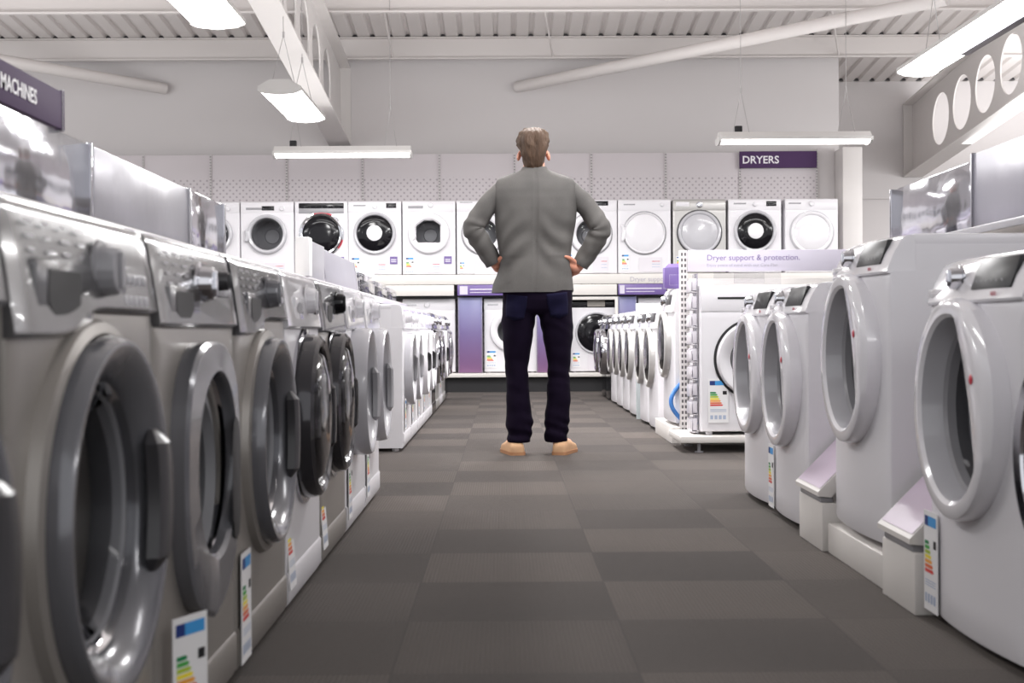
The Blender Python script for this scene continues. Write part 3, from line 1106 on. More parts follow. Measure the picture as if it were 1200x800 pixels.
# MACHINES sign
bm = bmesh.new()
L = yy(72) - 1.75
bx(bm, -.008, .008, 0, L, 0, .085, .002, 0)
bx(bm, -.01, .01, L, L + .012, -.003, .09, .002, 2)
rot = Matrix.Rotation(R(90), 4, 'Z')
text(bm, 'WASHING MACHINES', .0435, T(Vector((.0095, L - .135 - .464, .028))) @ rot, 1, bold=.0008)
o = obj('aisle_sign', bm, [PURPLE, TEXTW, LGREY])
o.location = (XS, 1.75, 1.1505)
tag(o, 'purple sign reading MACHINES in white on top of the silver panel', 'sign')
# second stretch of panels
bm = bmesh.new()
a = at(347, 300, 6.8)
b = at(362.5, 300, 6.8)
bx(bm, 0, b.x - a.x, 0, .1, 0, .195, .004)
bx(bm, -.008, 0, .01, .09, .01, .18, .001, 1)
o = obj('display_box', bm, [CARD, MGREY])
o.location = (a.x, 6.8, .9705)
tag(o, 'white upright display box end on above the left row', 'box')
xpan('display_board', 6.95, 7.6, XS, .9705, 1.165, FOIL2, 'grey clear-fronted panel just behind the white display box', 'panel', group=gp)
xpan('display_board', 7.7, 9.35, XS + .0, .9705, 1.165, FOIL3, 'plain grey display panel leaning back above the left row', 'panel', edge=OFFW, tilt=R(-8), group=gp)
for i, (ya, yb, h_) in enumerate(((9.45, 10.5, .14), (10.55, 11.6, .12), (11.65, 12.6, .11))):
    bm = bmesh.new()
    bx(bm, -.012, -.008, ya, yb, 0, h_, .001)
    bx(bm, .03, .034, ya, yb, 0, h_ * .6, .001)
    bx(bm, -.012, .034, ya, ya + .004, 0, h_ * .8, .001)
    bx(bm, -.012, .034, yb - .004, yb, 0, h_ * .8, .001)
    bx(bm, -.006, .026, ya + .01, yb - .01, .005, h_ * .95, .001, 1)
    o = obj('leaflet_holder', bm, [ACRYL, CARD])
    o.location = (XS - .02, 0, .9705)
    tag(o, ('clear leaflet holder nearest to the leaning grey panel on the left gondola', 'clear leaflet holder in the middle of three on the left gondola', 'clear leaflet holder farthest along the left gondola')[i], 'leaflet holder', 'clear leaflet holders on the left gondola')

bm = bmesh.new()
bx(bm, 0, .075, 0, .004, 0, .31, .001)
bx(bm, .012, .06, -.001, 0, .22, .26, mi=1)
o = obj('price_card', bm, [CARD, LILAC])
o.location = (XS - .11, 11.0, .9705)
o.rotation_euler = (R(-6), 0, R(14))
tag(o, 'small white price card standing before the clear leaflet holders on left', 'price card')

# ------------------------------------------------------------------ right gondola behind the near right row
XG = 1.72
g = thing('display_gondola', 'pale display gondola behind the white washing machines on the right', 'gondola', (XG, 4.2, 0))
bm = bmesh.new()
bx(bm, .1, .14, -3., 1.8, 0, 1.06, .004)
obj('back_panel', bm, OFFW, g)
bm = bmesh.new()
bx(bm, -.02, .1, -3., 1.8, 1.03, 1.055, .003)
obj('shelf', bm, OFFW, g)
bm = bmesh.new()
bx(bm, -.034, -.02, -3., 1.8, 1.028, 1.055, .003)
obj('price_strip', bm, MGREY, g)
yr = lambda px: 1600 * XG / (px - 590)
xpan('display_board', yr(1141), yr(1047), XG, 1.056, 1.30, FOIL1, 'mirror-like silver display panel with wavy reflections at upper right', 'panel', edge=DKGREY)
xpan('display_board', 3.2, yr(1143), XG - .0, 1.056, 1.325, FOIL3, 'plain grey display panel at the upper right edge of the photo', 'panel', edge=DKGREY)

# low plinth under R3 and brochure stands
bm = bmesh.new()
bx(bm, 1.0, 1.62, 3.565, 4.215, 0, .0915, .004)
o = obj('plinth', bm, OFFW)
tag(o, 'low white plinth under the raised washing machine on the right', 'plinth')


def brochure(y0, y1, lab):
    t = thing('brochure_stand', lab, 'brochure stand', (.985, (y0 + y1) / 2, 0), 0, 'brochure stands between the right machines')
    w = y1 - y0 - .004
    bm = bmesh.new()
    bx(bm, 0, .3, -w / 2, w / 2, 0, .15, .004)
    obj('base_box', bm, OFFW, t)
    bm = bmesh.new()
    bx(bm, .0, .04, -w / 2 + .02, w / 2 - .02, .15, .168, .003)
    obj('neck', bm, MGREY, t)
    bm = bmesh.new()
    # wedge: sloping display board with lip
    pr = [(-.012, .172), (-.012, .185), (.2, .40), (.215, .392), (.03, .168)]
    loft(bm, [[Vector((a, s * w / 2, b)) for a, b in pr] for s in (-1, 1)], True, True, True, 0)
    pr2 = [(-.004, .1935), (.19, .3915)]
    vs = [bm.verts.new((a, s * (w / 2 - .008), b + .002)) for s, (a, b) in ((-1, pr2[0]), (1, pr2[0]), (1, pr2[1]), (-1, pr2[1]))]
    bm.faces.new(vs).material_index = 1
    obj('sloping_tray', bm, [OFFW, mat('lilac_leaflet', (202, 186, 204), .3)], t)


brochure(3.27, 3.555, 'white brochure stand with sloping lilac tray between the two nearest right machines')
brochure(4.225, 4.555, 'white brochure stand with sloping lilac tray behind the raised washing machine')

# ------------------------------------------------------------------ right middle gondola end
g = thing('gondola_end', 'white gondola end with slotted upright and a low base shelf, right of the aisle', 'gondola', (1.0, 8.2, 0))
ux = at(801, 400, 8.24).x - 1.0
bm = bmesh.new()
bx(bm, -.01, .95, -.55, .0, .055, .094, .006)
obj('base_shelf', bm, OFFW, g)
for x, y in ((.1, -.5), (.85, -.5), (.1, -.06), (.85, -.06)):
    bm = bmesh.new()
    tube(bm, [(x, y, 0), (x, y, .008), (x, y, .0081), (x, y, .056)], [.025, .025, .01, .01], 12)
    obj('foot', bm, MGREY, g)
bm = bmesh.new()
bx(bm, ux - .022, ux + .022, .02, .07, .0, at(800, 293, 8.22).z, .002)
obj('upright', bm, SLOT, g)
bm = bmesh.new()
bx(bm, ux + .03, ux + .95, .03, .055, .1, 1.0, .002)
obj('back_panel', bm, OFFW, g)
bm = bmesh.new()
za, zc = at(800, 318, 8.2).z, at(800, 293, 8.2).z
x1 = at(992, 300, 8.2).x - 1.0
bx(bm, ux + .023, x1, .0, .015, za, zc, .003)
x0 = at(828, 300, 8.2).x - 1.0
text(bm, 'Dryer support & protection.', .0485, T(Vector((x0, -.0012, za + .066))), 1, ext=.0004)
text(bm, 'Enjoy peace of mind with our Care Plan', .0265, T(Vector((x0, -.0012, za + .028))), 2, ext=.0004)
obj('header_banner', bm, [LILAC, TEXTP, TEXTG], g)
bm = bmesh.new()
bx(bm, 0, .4, 0, .004, 0, .09, .001)
bx(bm, .12, .3, -.002, .0, .02, .08, .001, 1)
o = obj('info_card', bm, [ACRYL, MGREY])
o.location = (1.25, 8.1, .9465)
tag(o, 'small clear info card standing on the machine under the banner', 'card')
# clear pocket tower beside the end machine
t = thing('leaflet_tower', 'tall column of clear plastic leaflet pockets beside the end washing machine', 'leaflet holder', (at(812, 400, 7.9).x, 7.9, .0945))
bm = bmesh.new()
bx(bm, .012, .016, -.1, .1, 0, .92, .001)
obj('spine', bm, ACRYL, t)
for i in range(9):
    bm = bmesh.new()
    z = .01 + i * .1
    bx(bm, -.024, -.02, -.1, .1, z, z + .07, .001)
    bx(bm, -.024, .012, -.1, .1, z, z + .004, .001)
    bx(bm, -.015, .010, -.09, .09, z + .012, z + .08, .001, 1)
    obj('pocket', bm, [FROST, LILAC], t)
# plinth under the first machine of that row, hose, little carton, upright sheet
bm = bmesh.new()
bx(bm, 1.02, 1.64, 8.29, 9.2, 0, .0995, .004)
o = obj('plinth', bm, OFFW)
tag(o, 'low white plinth under the nearest machine of the far right row', 'plinth')
bm = bmesh.new()
pts = []
for i in range(22):
    a = R(-150 + 250 * i / 21)
    pts.append((1.035 + .028 * math.sin(i * .4), 8.325 + .01 * math.cos(i * .3), .27 + .085 * math.sin(a) + .002 * i))
pts = [(1.02 + .09 * (1 - math.sin(PI * i / 21)), 8.345 - .02 * math.sin(PI * i / 21), .12 + .27 * i / 21) for i in range(22)]
tube(bm, pts, .013, 10)
o = obj('inlet_hose', bm, mat('blue_hose', (70, 130, 205), .35))
tag(o, 'curled blue inlet hose hanging at the side of the machine on the plinth', 'hose')
pts2 = [(p[0] + .07, p[1] - .032, p[2] + .03) for p in pts]
bm = bmesh.new()
tube(bm, pts2, .011, 10)
o = obj('drain_hose', bm, BLACKM)
tag(o, 'black hose curled beside the blue hose', 'hose')
bm = bmesh.new()
bx(bm, 0, .13, 0, .1, 0, .13, .003)
bx(bm, .03, .1, -.002, 0, .02, .085, .001, 1)
loft(bm, [[Vector(p) for p in ((0, 0, .13), (.13, 0, .13), (.105, .04, .155), (.03, .04, .155))], [Vector(p) for p in ((0, .1, .13), (.13, .1, .13), (.105, .06, .155), (.03, .06, .155))]], True, True, True)
o = obj('leaflet_box', bm, [PURPLEL, LILAC])
o.location = (at(779, 340, 8.5).x, 8.5, .9505)
tag(o, 'small purple and white leaflet box on top of a white machine', 'box')
bm = bmesh.new()
bx(bm, 0, .6, -.008, .008, 0, .9, .003)
for i in range(3):
    bx(bm, .03, .2, -.01, -.008, .14 + i * .06, .17 + i * .06, mi=1)
o = obj('info_board', bm, [mat('teal_grey_sheet', (196, 204, 206), .2), mat('pale_red_print', (214, 170, 168), .4)])
o.location = (1.03, 10.62, 0)
tag(o, 'upright pale teal sheet between two machines of the far right row', 'panel')

# ------------------------------------------------------------------ room shell
def zr(y):
    return 4.19 - .093 * (y - 16.3)


def carpet():
    m, nt, b = newmat('carpet_tiles')
    tc = nt.nodes.new('ShaderNodeTexCoord')
    sp = nt.nodes.new('ShaderNodeSeparateXYZ')
    link(nt, tc, 'Object', sp, 0)

    def mth(op, a, bb=None, cc=None):
        n = nt.nodes.new('ShaderNodeMath')
        n.operation = op
        for i, v in enumerate((a, bb, cc)):
            if v is None:
                continue
            if isinstance(v, (int, float)):
                n.inputs[i].default_value = v
            else:
                nt.links.new(v, n.inputs[i])
        return n.outputs[0]
    u = mth('DIVIDE', mth('ADD', sp.outputs[0], 10.23), .5)
    v = mth('DIVIDE', mth('ADD', sp.outputs[1], 9.75), .5)
    fu, fv = mth('FLOOR', u), mth('FLOOR', v)
    cb = nt.nodes.new('ShaderNodeCombineXYZ')
    nt.links.new(fu, cb.inputs[0])
    nt.links.new(fv, cb.inputs[1])
    wn = nt.nodes.new('ShaderNodeTexWhiteNoise')
    link(nt, cb, 0, wn, 'Vector')
    chk = mth('MODULO', mth('ADD', fu, fv), 2.)
    # rib direction per tile
    cu = mth('SINE', mth('MULTIPLY', sp.outputs[0], 2 * PI / .0105))
    cv = mth('SINE', mth('MULTIPLY', sp.outputs[1], 2 * PI / .0105))
    rib = mth('ADD', mth('MULTIPLY', cu, chk), mth('MULTIPLY', cv, mth('SUBTRACT', 1., chk)))
    n = nt.nodes.new('ShaderNodeTexNoise')
    n.inputs['Scale'].default_value = 260
    n.inputs['Detail'].default_value = 4
    link(nt, tc, 'Object', n, 'Vector')
    n2 = nt.nodes.new('ShaderNodeTexNoise')
    n2.inputs['Scale'].default_value = 1.3
    link(nt, tc, 'Object', n2, 'Vector')
    t = mth('ADD', mth('MULTIPLY', wn.outputs['Value'], .32), mth('MULTIPLY', chk, .2))
    t = mth('ADD', t, mth('MULTIPLY', mth('SUBTRACT', n.outputs['Fac'], .5), 1.1))
    t = mth('ADD', t, mth('MULTIPLY', rib, .03))
    t = mth('ADD', t, mth('MULTIPLY', mth('SUBTRACT', n2.outputs['Fac'], .5), .5))
    # seams
    du = mth('ABSOLUTE', mth('SUBTRACT', mth('FRACT', u), .5))
    dv = mth('ABSOLUTE', mth('SUBTRACT', mth('FRACT', v), .5))
    seam = mth('GREATER_THAN', mth('MAXIMUM', du, dv), .494)
    t = mth('SUBTRACT', t, mth('MULTIPLY', seam, .2))
    cr = nt.nodes.new('ShaderNodeMix')
    cr.data_type = 'RGBA'
    cr.inputs[6].default_value = lin((60, 56, 55))
    cr.inputs[7].default_value = lin((98, 90, 85))
    cr.clamp_factor = True
    nt.links.new(t, cr.inputs[0])
    link(nt, cr, 2, b, 'Base Color')
    b.inputs['Roughness'].default_value = .95
    b.inputs['Specular IOR Level'].default_value = .15
    b.inputs['Sheen Weight'].default_value = .1
    b.inputs['Sheen Roughness'].default_value = .5
    b.inputs['Sheen Tint'].default_value = (.9, .82, .76, 1)
    bp = nt.nodes.new('ShaderNodeBump')
    bp.inputs['Strength'].default_value = .2
    bp.inputs['Distance'].default_value = .003
    nt.links.new(mth('ADD', rib, mth('MULTIPLY', n.outputs['Fac'], 2.)), bp.inputs['Height'])
    link(nt, bp, 'Normal', b, 'Normal')
    return m


bm = bmesh.new()
bx(bm, -9, 16, -5, 18.6, -.1, 0)
struct('floor', bm, carpet())
XW = at(983, 130, 16.5).x
bm = bmesh.new()
bx(bm, -9, XW, 16.5, 16.62, 0, zr(16.5))
struct('wall_back', bm, WALL)
bm = bmesh.new()
bx(bm, XW - .12, XW, 16.62, 18.3, 0, zr(17.6))
struct('wall_return', bm, WALL)
bm = bmesh.new()
bx(bm, XW, 16, 18.3, 18.42, 0, zr(18.3))
struct('wall_far', bm, WALL)
bm = bmesh.new()
bx(bm, XW, 16, 18.27, 18.3, at(1030, 232, 18.3).z - .02, at(1030, 232, 18.3).z, .004)
struct('trim_1', bm, WALL)
# boxed pillar and recess panel at the right end of the shelving
bm = bmesh.new()
a, b = at(988, 300, 15.9), at(1011, 300, 15.9)
bx(bm, a.x, b.x, 15.9, 16.5, 0, at(1000, 172, 15.9).z, .006)
struct('trim_2', bm, BEAMM)
bm = bmesh.new()
bx(bm, bxs[-1] + .014, a.x - .001, 16.28, 16.32, 0, ztop + .05, .004)
struct('trim_3', bm, WALL)

# corrugated roof deck
bm = bmesh.new()
xs = []
p = .209
x = -9.
while x < 16:
    for dx, dz in ((0, 0), (.112, 0), (.134, .033), (.166, .033), (.188, 0)):
        xs.append((x + dx, dz))
    x += p
rings = [[Vector((x, y, zr(y) + dz)) for x, dz in xs] for y in (-4, 18.42)]
loft(bm, rings, closed=False)
rings = [[Vector((x, y, zr(y) + dz + .1)) for x, dz in xs] for y in (-4, 18.42)]
loft(bm, rings, closed=False)
struct('ceiling', bm, CEILM, ang=20)
# dark blocks standing in for shade in the ribs over the eaves purlin and over the far wall
bm = bmesh.new()
x = -9.
while x < 16:
    for y in ((16.26, 16.34) if x < XW + 3 else ()):
        pass
    for y0 in (16.27, 18.24):
        z = zr(y0)
        loft(bm, [[Vector((x + dx, yy, z + dz)) for dx, dz in ((.112, .0), (.188, .0), (.166, .032), (.134, .032))] for yy in (y0, y0 + .04)], True, True, True)
    x += p
struct('rib_shade_blocks', bm, DKGREY)


def purlin(y, x0, x1, dep, n):
    bm = bmesh.new()
    zt = zr(y)
    bx(bm, x0, x1, y, y + .012, zt - dep, zt - .002)
    bx(bm, x0, x1, y - .05, y, zt - dep, zt - dep + .02, .004)
    bx(bm, x0, x1, y - .07, y, zt - .014, zt - .002)
    struct(n, bm, CEILM)


purlin(16.3, -9, 16, .26, 'roof_purlin_1')
purlin(14.62, -9, 16, .25, 'roof_purlin_2')
purlin(12.9, -9, 16, .25, 'roof_purlin_3')


def cellbeam(X, name, ybk, zb_, zt_, y0):
    """sloped cellular beam; ybk end at the wall, runs towards the camera, rising"""
    L = ybk - y0
    h = zt_ - zb_
    bm = bmesh.new()
    n = int(L / .78)
    pt = L / n
    rad = h * .34
    for i in range(n):
        yc = (i + .5) * pt
        angs = sorted([2 * PI * q / 40 for q in range(40)] + [math.atan2(sz * h / 2, sy * pt / 2) % (2 * PI) for sy in (-1, 1) for sz in (-1, 1)])
        solid = i >= n - 1

        def o_(t):
            c, s = abs(math.cos(t)), abs(math.sin(t))
            return min(pt / 2 / c if c > 1e-6 else 9, h / 2 / s if s > 1e-6 else 9)
        for sx in (-.008, .008):
            rs = [[Vector((sx, yc + math.cos(t) * r(t), h / 2 + math.sin(t) * r(t))) for t in angs] for r in ((lambda t: rad if not solid else .002), o_)]
            loft(bm, rs)
        if not solid:
            loft(bm, [[Vector((sx, yc + math.cos(t) * rad, h / 2 + math.sin(t) * rad)) for t in angs] for sx in (-.008, .008)])
    bx(bm, -.13, .13, 0, L, -.02, .0)
    bx(bm, -.13, .13, 0, L, h, h + .02)
    bx(bm, -.13, .13, L - .02, L, 0, h)
    for v in bm.verts:
        yb = v.co.y
        v.co.z += .093 * (L - yb)
    o = struct(name, bm, BEAMM, ang=30)
    o.location = (X, y0, zb_)


cellbeam(at(399, 172, 16.5).x, 'roof_beam_1', 16.49, 2.95, 3.86, 8.0)
cellbeam(5.5, 'roof_beam_2', 18.28, 2.74, 3.68, 8.0)
# tubular wind braces
for i, (a, b) in enumerate(((at(606, 102, 16.45), at(1110, -2, 13.0)), (at(194, 104, 16.45), at(-60, 60, 15.0)))):
    bm = bmesh.new()
    tube(bm, [a, b], .068, 20)
    struct('roof_brace_%d' % (i + 1), bm, CEILM)
# sag rods
bm = bmesh.new()
for px in (452, 640, 975):
    a = at(px - 5, 8, 14.7)
    b = at(px + 8, 72, 16.28)
    tube(bm, [(a.x, 14.63, zr(14.63) - .05), (b.x, 16.29, zr(16.29) - .24)], .012, 8)
struct('trim_5', bm, CEILM)

# ------------------------------------------------------------------ luminaires
glum = 'pendant luminaires'


def luminaire(cx, cy, z, length, width, rz, lab, power, wires, em=EMIT):
    t = thing('pendant_lamp', lab, 'ceiling lamp', (cx, cy, z), rz, glum)
    w, L = width / 2, length / 2
    bm = bmesh.new()
    # housing: shallow trapezoid
    pr = [(-w, 0), (-w * .98, .03), (-w * .45, .085), (w * .45, .085), (w * .98, .03), (w, 0)]
    loft(bm, [[Vector((a, y, b)) for a, b in pr] for y in (-L, L)], True, True, True)
    obj('housing', bm, LAMPH, t)
    bm = bmesh.new()
    pr = [(-w * .97, -.001), (-w * .7, -.022), (0, -.035), (w * .7, -.022), (w * .97, -.001)]
    loft(bm, [[Vector((a, y, b)) for a, b in pr] for y in (-L + .01, L - .01)], True, True, True)
    obj('diffuser', bm, em, t)
    for s in (-1, 1):
        bm = bmesh.new()
        pr = [(-w, .03), (-w, -.012), (-w * .7, -.034), (0, -.046), (w * .7, -.034), (w, -.012), (w, .03)]
        loft(bm, [[Vector((a, s * L + q, b)) for a, b in pr] for q in (-.012, .012)], True, True, True)
        obj('end_cap', bm, LAMPH, t)
    for s in (-1, 1):
        bm = bmesh.new()
        zt = zr(cy + (s * L * .7 if rz == 0 else 0)) - z + .02
        p0 = Vector((0, s * L * .7, .5))
        tube(bm, [(0, s * L * .7, .5), (0, s * L * .7, zt)], .0035, 6)
        tube(bm, [p0, (-w * .5, s * L * .7 - .07, .075)], .003, 6)
        tube(bm, [p0, (w * .5, s * L * .7 + .07, .075)], .003, 6)
        tube(bm, [(0, s * L * .7, .48), (0, s * L * .7, .53)], .01, 8)
        obj('suspension_wire', bm, WIRE, t)
    if rz:
        bm = bmesh.new()
        bx(bm, -.03, .03, L * .78 - .07, L * .78, .085, .15, .006)
        obj('junction_box', bm, BLACKM, t)
    return t


def area(x, y, z, sx, sy, p, rz=0., col=(1, .99, .985), rx=0.):
    l = bpy.data.lights.new('lamp', 'AREA')  # one name for luminaire light and for added fill
    l.shape = 'RECTANGLE'
    l.size, l.size_y = sx, sy
    l.energy = p
    l.color = col
    o = bpy.data.objects.new('lamp_fill_light', l)
    COL.objects.link(o)
    o.location = (x, y, z)
    o.rotation_euler = (rx, 0, rz)
    return o


c = at(344, 120, 12.2)
luminaire(c.x, 12.2, 2.72, 1.55, .36, 0, 'bright pendant lamp beside the cellular beam, upper left of centre', 1, 1)
luminaire(c.x, 8.2, 2.72, 1.55, .36, 0, 'bright pendant lamp cut by the top edge of the photo', 1, 1)
c = at(402, 181, 14.6)
luminaire(c.x, 14.6, c.z, 1.45, .22, R(90), 'slim pendant lamp hanging crosswise before the back wall, left', 1, 1, EMITL)
c = at(930, 165, 13.6)
luminaire(c.x, 13.6, c.z, 1.5, .26, R(90), 'slim pendant lamp hanging crosswise above the DRYERS sign', 1, 1, EMITL)
c = at(1075, 84, 10.6)
lt = luminaire(c.x, 9.25, c.z, 2.7, .32, 0, 'long bright pendant lamp at the top right corner', 1, 1)
bm = bmesh.new()
bx(bm, .06, .125, -1.33, .55, -.036, -.024, .003)
obj('louvre', bm, mat('grey_louvre', (120, 116, 128), .4), lt)

PW = 72
for (x, y) in ((-1.9, 12.2), (-1.9, 8.2), (3.2, 9.2), (-5.3, 12.5), (-5.3, 8), (-1.9, 4.0), (3.2, 4.5), (.5, 10.2), (.3, 8.6), (0.7, 6.6), (6.3, 9), (6.3, 13)):  # at the luminaires, plus unseen lights added over the aisle
    k = 1. if y > 6 else .45
    k2 = .6 if y > 11 else (1. if abs(x) < 1 and y > 8 else .95)
    area(x, y, 2.62, .36, 1.5, PW * k * k2)
area(-1.9, .2, 2.62, .36, 1.5, PW * .45)
area(2.4, .2, 2.62, .36, 1.5, PW * .45)
for x in (-2., 3.1):
    area(x, 14.2, 2.5, 1.5, .2, 16)
area(6.6, 15.6, 2.6, .3, 1.5, 60)  # unseen light added to brighten the far recess
area(.4, 12.6, 2.62, .36, 1.5, 75)  # extra unseen light to lift the far aisle floor
area(1, 8.6, 2.95, 18, 12, 560, rx=PI)  # one broad unseen uplight added to brighten roof and upper walls
for x in (-5.5, 0., 5.5):
    area(x, 12.9, 2.62, 3., .4, 25, rx=R(76))  # unseen washes added to brighten the lower back wall
area(8.5, 15.6, 2.9, 6, 4, 140, rx=PI)  # added uplight above the far recess, no fitting there
area(7.5, 13.8, 2.5, 4, .5, 100, rx=R(80))  # added wash on the recess wall, no fitting there
w = bpy.data.worlds.new('world')
S.world = w
w.use_nodes = True
bg = w.node_tree.nodes['Background']
bg.inputs['Color'].default_value = (.975, .98, 1., 1)
bg.inputs['Strength'].default_value = 1.1

# ------------------------------------------------------------------ the man
MY = 7.67
MX = at(630, 532, MY).x


def bake(bm, voxel, smooth=4, name='baked'):
    me = bpy.data.meshes.new('tmp')
    bmesh.ops.recalc_face_normals(bm, faces=bm.faces)
    bm.to_mesh(me)
    bm.free()
    o = bpy.data.objects.new('tmp', me)
    COL.objects.link(o)
    m = o.modifiers.new('r', 'REMESH')
    m.mode = 'VOXEL'
    m.voxel_size = voxel
    if smooth:
        s = o.modifiers.new('s', 'SMOOTH')
        s.iterations = smooth
        s.factor = .5
    dg = bpy.context.evaluated_depsgraph_get()
    r = bpy.data.meshes.new_from_object(o.evaluated_get(dg))
    bpy.data.objects.remove(o)
    bpy.data.meshes.remove(me)
    out = bmesh.new()
    out.from_mesh(r)
    bpy.data.meshes.remove(r)
    return out


SKIN = mat('skin', (206, 142, 118), .5, var=.08, scale=25)
HAIR = mat('brown_hair', (70, 50, 35), .75, var=.45, scale=60, bump=.6, bscale=120, stretch=(1, 1, .25))
HX = -.0135
bm = bmesh.new()
ball(bm, (HX, 0, 1.728), (.077, .097, .094))
ball(bm, (HX, .04, 1.655), (.058, .056, .07))
ball(bm, (HX, .03, 1.69), (.068, .07, .07))
capsule(bm, [(HX, .098, 1.71), (HX, .108, 1.68)], [.010, .015])           # nose
capsule(bm, [(HX - .02, .088, 1.638), (HX + .02, .088, 1.638)], [.008, .008])  # lips
capsule(bm, [(HX - .035, .078, 1.722), (HX + .035, .078, 1.722)], [.012, .012])  # brow
for s in (-1, 1):
    e_ = ball(bm, (HX + s * .081, -.012, 1.672), (.011, .019, .031), Matrix.Rotation(s * R(-14), 3, 'Y') @ Matrix.Rotation(s * R(18), 3, 'Z'))
capsule(bm, [(0, -.02, 1.46), (HX * .5, -.012, 1.56), (HX, -.005, 1.66)], [.075, .062, .06])
# trunk
capsule(bm, [(0, 0, .93), (0, -.005, 1.05), (0, 0, 1.2), (0, 0, 1.35)], [.11, .105, .11, .115])
capsule(bm, [(-.155, 0, 1.46), (0, 0, 1.47), (.155, 0, 1.46)], [.062, .08, .062])
capsule(bm, [(-.08, 0, 1.3), (.08, 0, 1.3)], [.105, .105])
capsule(bm, [(-.07, 0, .92), (.07, 0, .92)], [.1, .1])
# legs
for pts in ([(-.095, 0, .85), (-.11, 0, .62), (-.115, .0, .47), (-.112, -.01, .32), (-.118, -.005, .1)], [(.1, 0, .85), (.115, 0, .62), (.12, 0, .47), (.116, -.01, .32), (.118, -.005, .1)]):
    capsule(bm, pts, [.085, .065, .05, .05, .036])
for s, cx, a in ((-1, -.128, 10), (1, .139, -14)):
    d = Vector((math.sin(R(-a)), math.cos(R(a)), 0))
    capsule(bm, [Vector((s * .118, -.01, .055)), Vector((cx, 0, .045)) + d * .15], [.034, .03])
# arms
ARM = {-1: [(-.175, 0, 1.475), (-.278, -.02, 1.385), (-.352, -.035, 1.272), (-.292, -.01, 1.16), (-.228, .015, 1.062)],
       1: [(.17, 0, 1.48), (.278, -.02, 1.385), (.357, -.035, 1.265), (.307, -.01, 1.155), (.232, .012, 1.045)]}
for s in (-1, 1):
    capsule(bm, ARM[s], [.055, .05, .042, .04, .028])
# hands on the hips: palm, four fingers curling forward round the waist, thumb to the back
for s in (-1, 1):
    w_ = Vector(ARM[s][-1])
    pc = w_ + Vector((-s * .028, .03, -.012))
    capsule(bm, [w_, w_ + Vector((-s * .012, .02, -.008)), pc + Vector((-s * .008, .035, .0))], [.027, .034, .034])
    for j in range(4):
        zz = .034 - .022 * j
        ln = (.9, 1., .95, .75)[j]
        k0 = pc + Vector((-s * .004, .05, zz))
        k1 = k0 + Vector((-s * .018, .036 * ln, -.006))
        k2 = k1 + Vector((-s * .028, .018 * ln, -.006))
        k3 = k2 + Vector((-s * .022, .002, -.004))
        capsule(bm, [pc + Vector((0, .015, zz * .7)), k0, k1, k2, k3], [.0115, .0105, .0095, .009, .0075], 10)
    th = [w_ + Vector((-s * .008, .0, .012)), w_ + Vector((-s * .026, -.045, .032)), w_ + Vector((-s * .052, -.085, .05)), w_ + Vector((-s * .078, -.105, .058))]
    capsule(bm, th, [.02, .0165, .0125, .0095], 12)
    if s == 1:  # the back of the right hand shows over the pushed-back jacket
        capsule(bm, [w_, w_ + Vector((-.03, -.03, .0)), w_ + Vector((-.055, -.055, .012))], [.026, .026, .018])
body = bake(bm, .0052, 3)
man = obj('person', body, SKIN, ang=80)
man.location = (MX, MY, 0)
tag(man, 'man seen from behind in grey blazer and dark jeans, hands on hips', 'person')
# eyes
for s in (-1, 1):
    bm = bmesh.new()
    ball(bm, (HX + s * .03, .083, 1.703), (.012, .010, .009))
    obj('eye', bm, mat('eye_white', (225, 222, 218), .2), man)
# hair
bm = bmesh.new()
rings = []
HR = [(1.588, -.045, .046, .030), (1.605, -.05, .052, .04), (1.635, -.052, .060, .050), (1.67, -.05, .069, .060), (1.70, -.042, .077, .070), (1.725, -.028, .085, .086), (1.75, -.006, .091, .108), (1.775, .002, .088, .108), (1.797, .0, .076, .094), (1.813, .0, .058, .074), (1.824, .0, .036, .046), (1.829, .0, .012, .015)]
for z, cy, rx, ry in HR:
    r_ = []
    for i in range(72):
        a = 2 * PI * i / 72
        dx = -.006 if z > 1.7 else 0
        v = Vector((HX + dx + math.cos(a) * rx, cy + math.sin(a) * ry, z))
        nz = noise.noise(Vector((v.x * 26, v.y * 26, v.z * 14))) * .010 + noise.noise(Vector((v.x * 70, v.y * 70, v.z * 30))) * .006
        if z > 1.72:
            nz *= 1.5
        v += Vector((math.cos(a), math.sin(a), .4)) * nz
        r_.append(v)
    rings.append(r_)
loft(bm, rings, True, True, True)
bmesh.ops.subdivide_edges(bm, edges=bm.edges[:], cuts=1, use_grid_fill=True, smooth=.3)
for v in bm.verts:
    v.co += Vector((v.co.x - HX, v.co.y, v.co.z - 1.7)).normalized() * noise.noise(v.co * 95) * .0035
obj('hair', bm, HAIR, man, 80)

# trousers
bm = bmesh.new()


def ering(cx, cy, z, rx, ry, n=40, ex=2.3):
    o = []
    for i in range(n):
        t = 2 * PI * i / n
        c, s = math.cos(t), math.sin(t)
        k = 1 / ((abs(c)) ** ex + (abs(s)) ** ex) ** (1 / ex)
        o.append(Vector((cx + c * k * rx, cy + s * k * ry, z)))
    return o


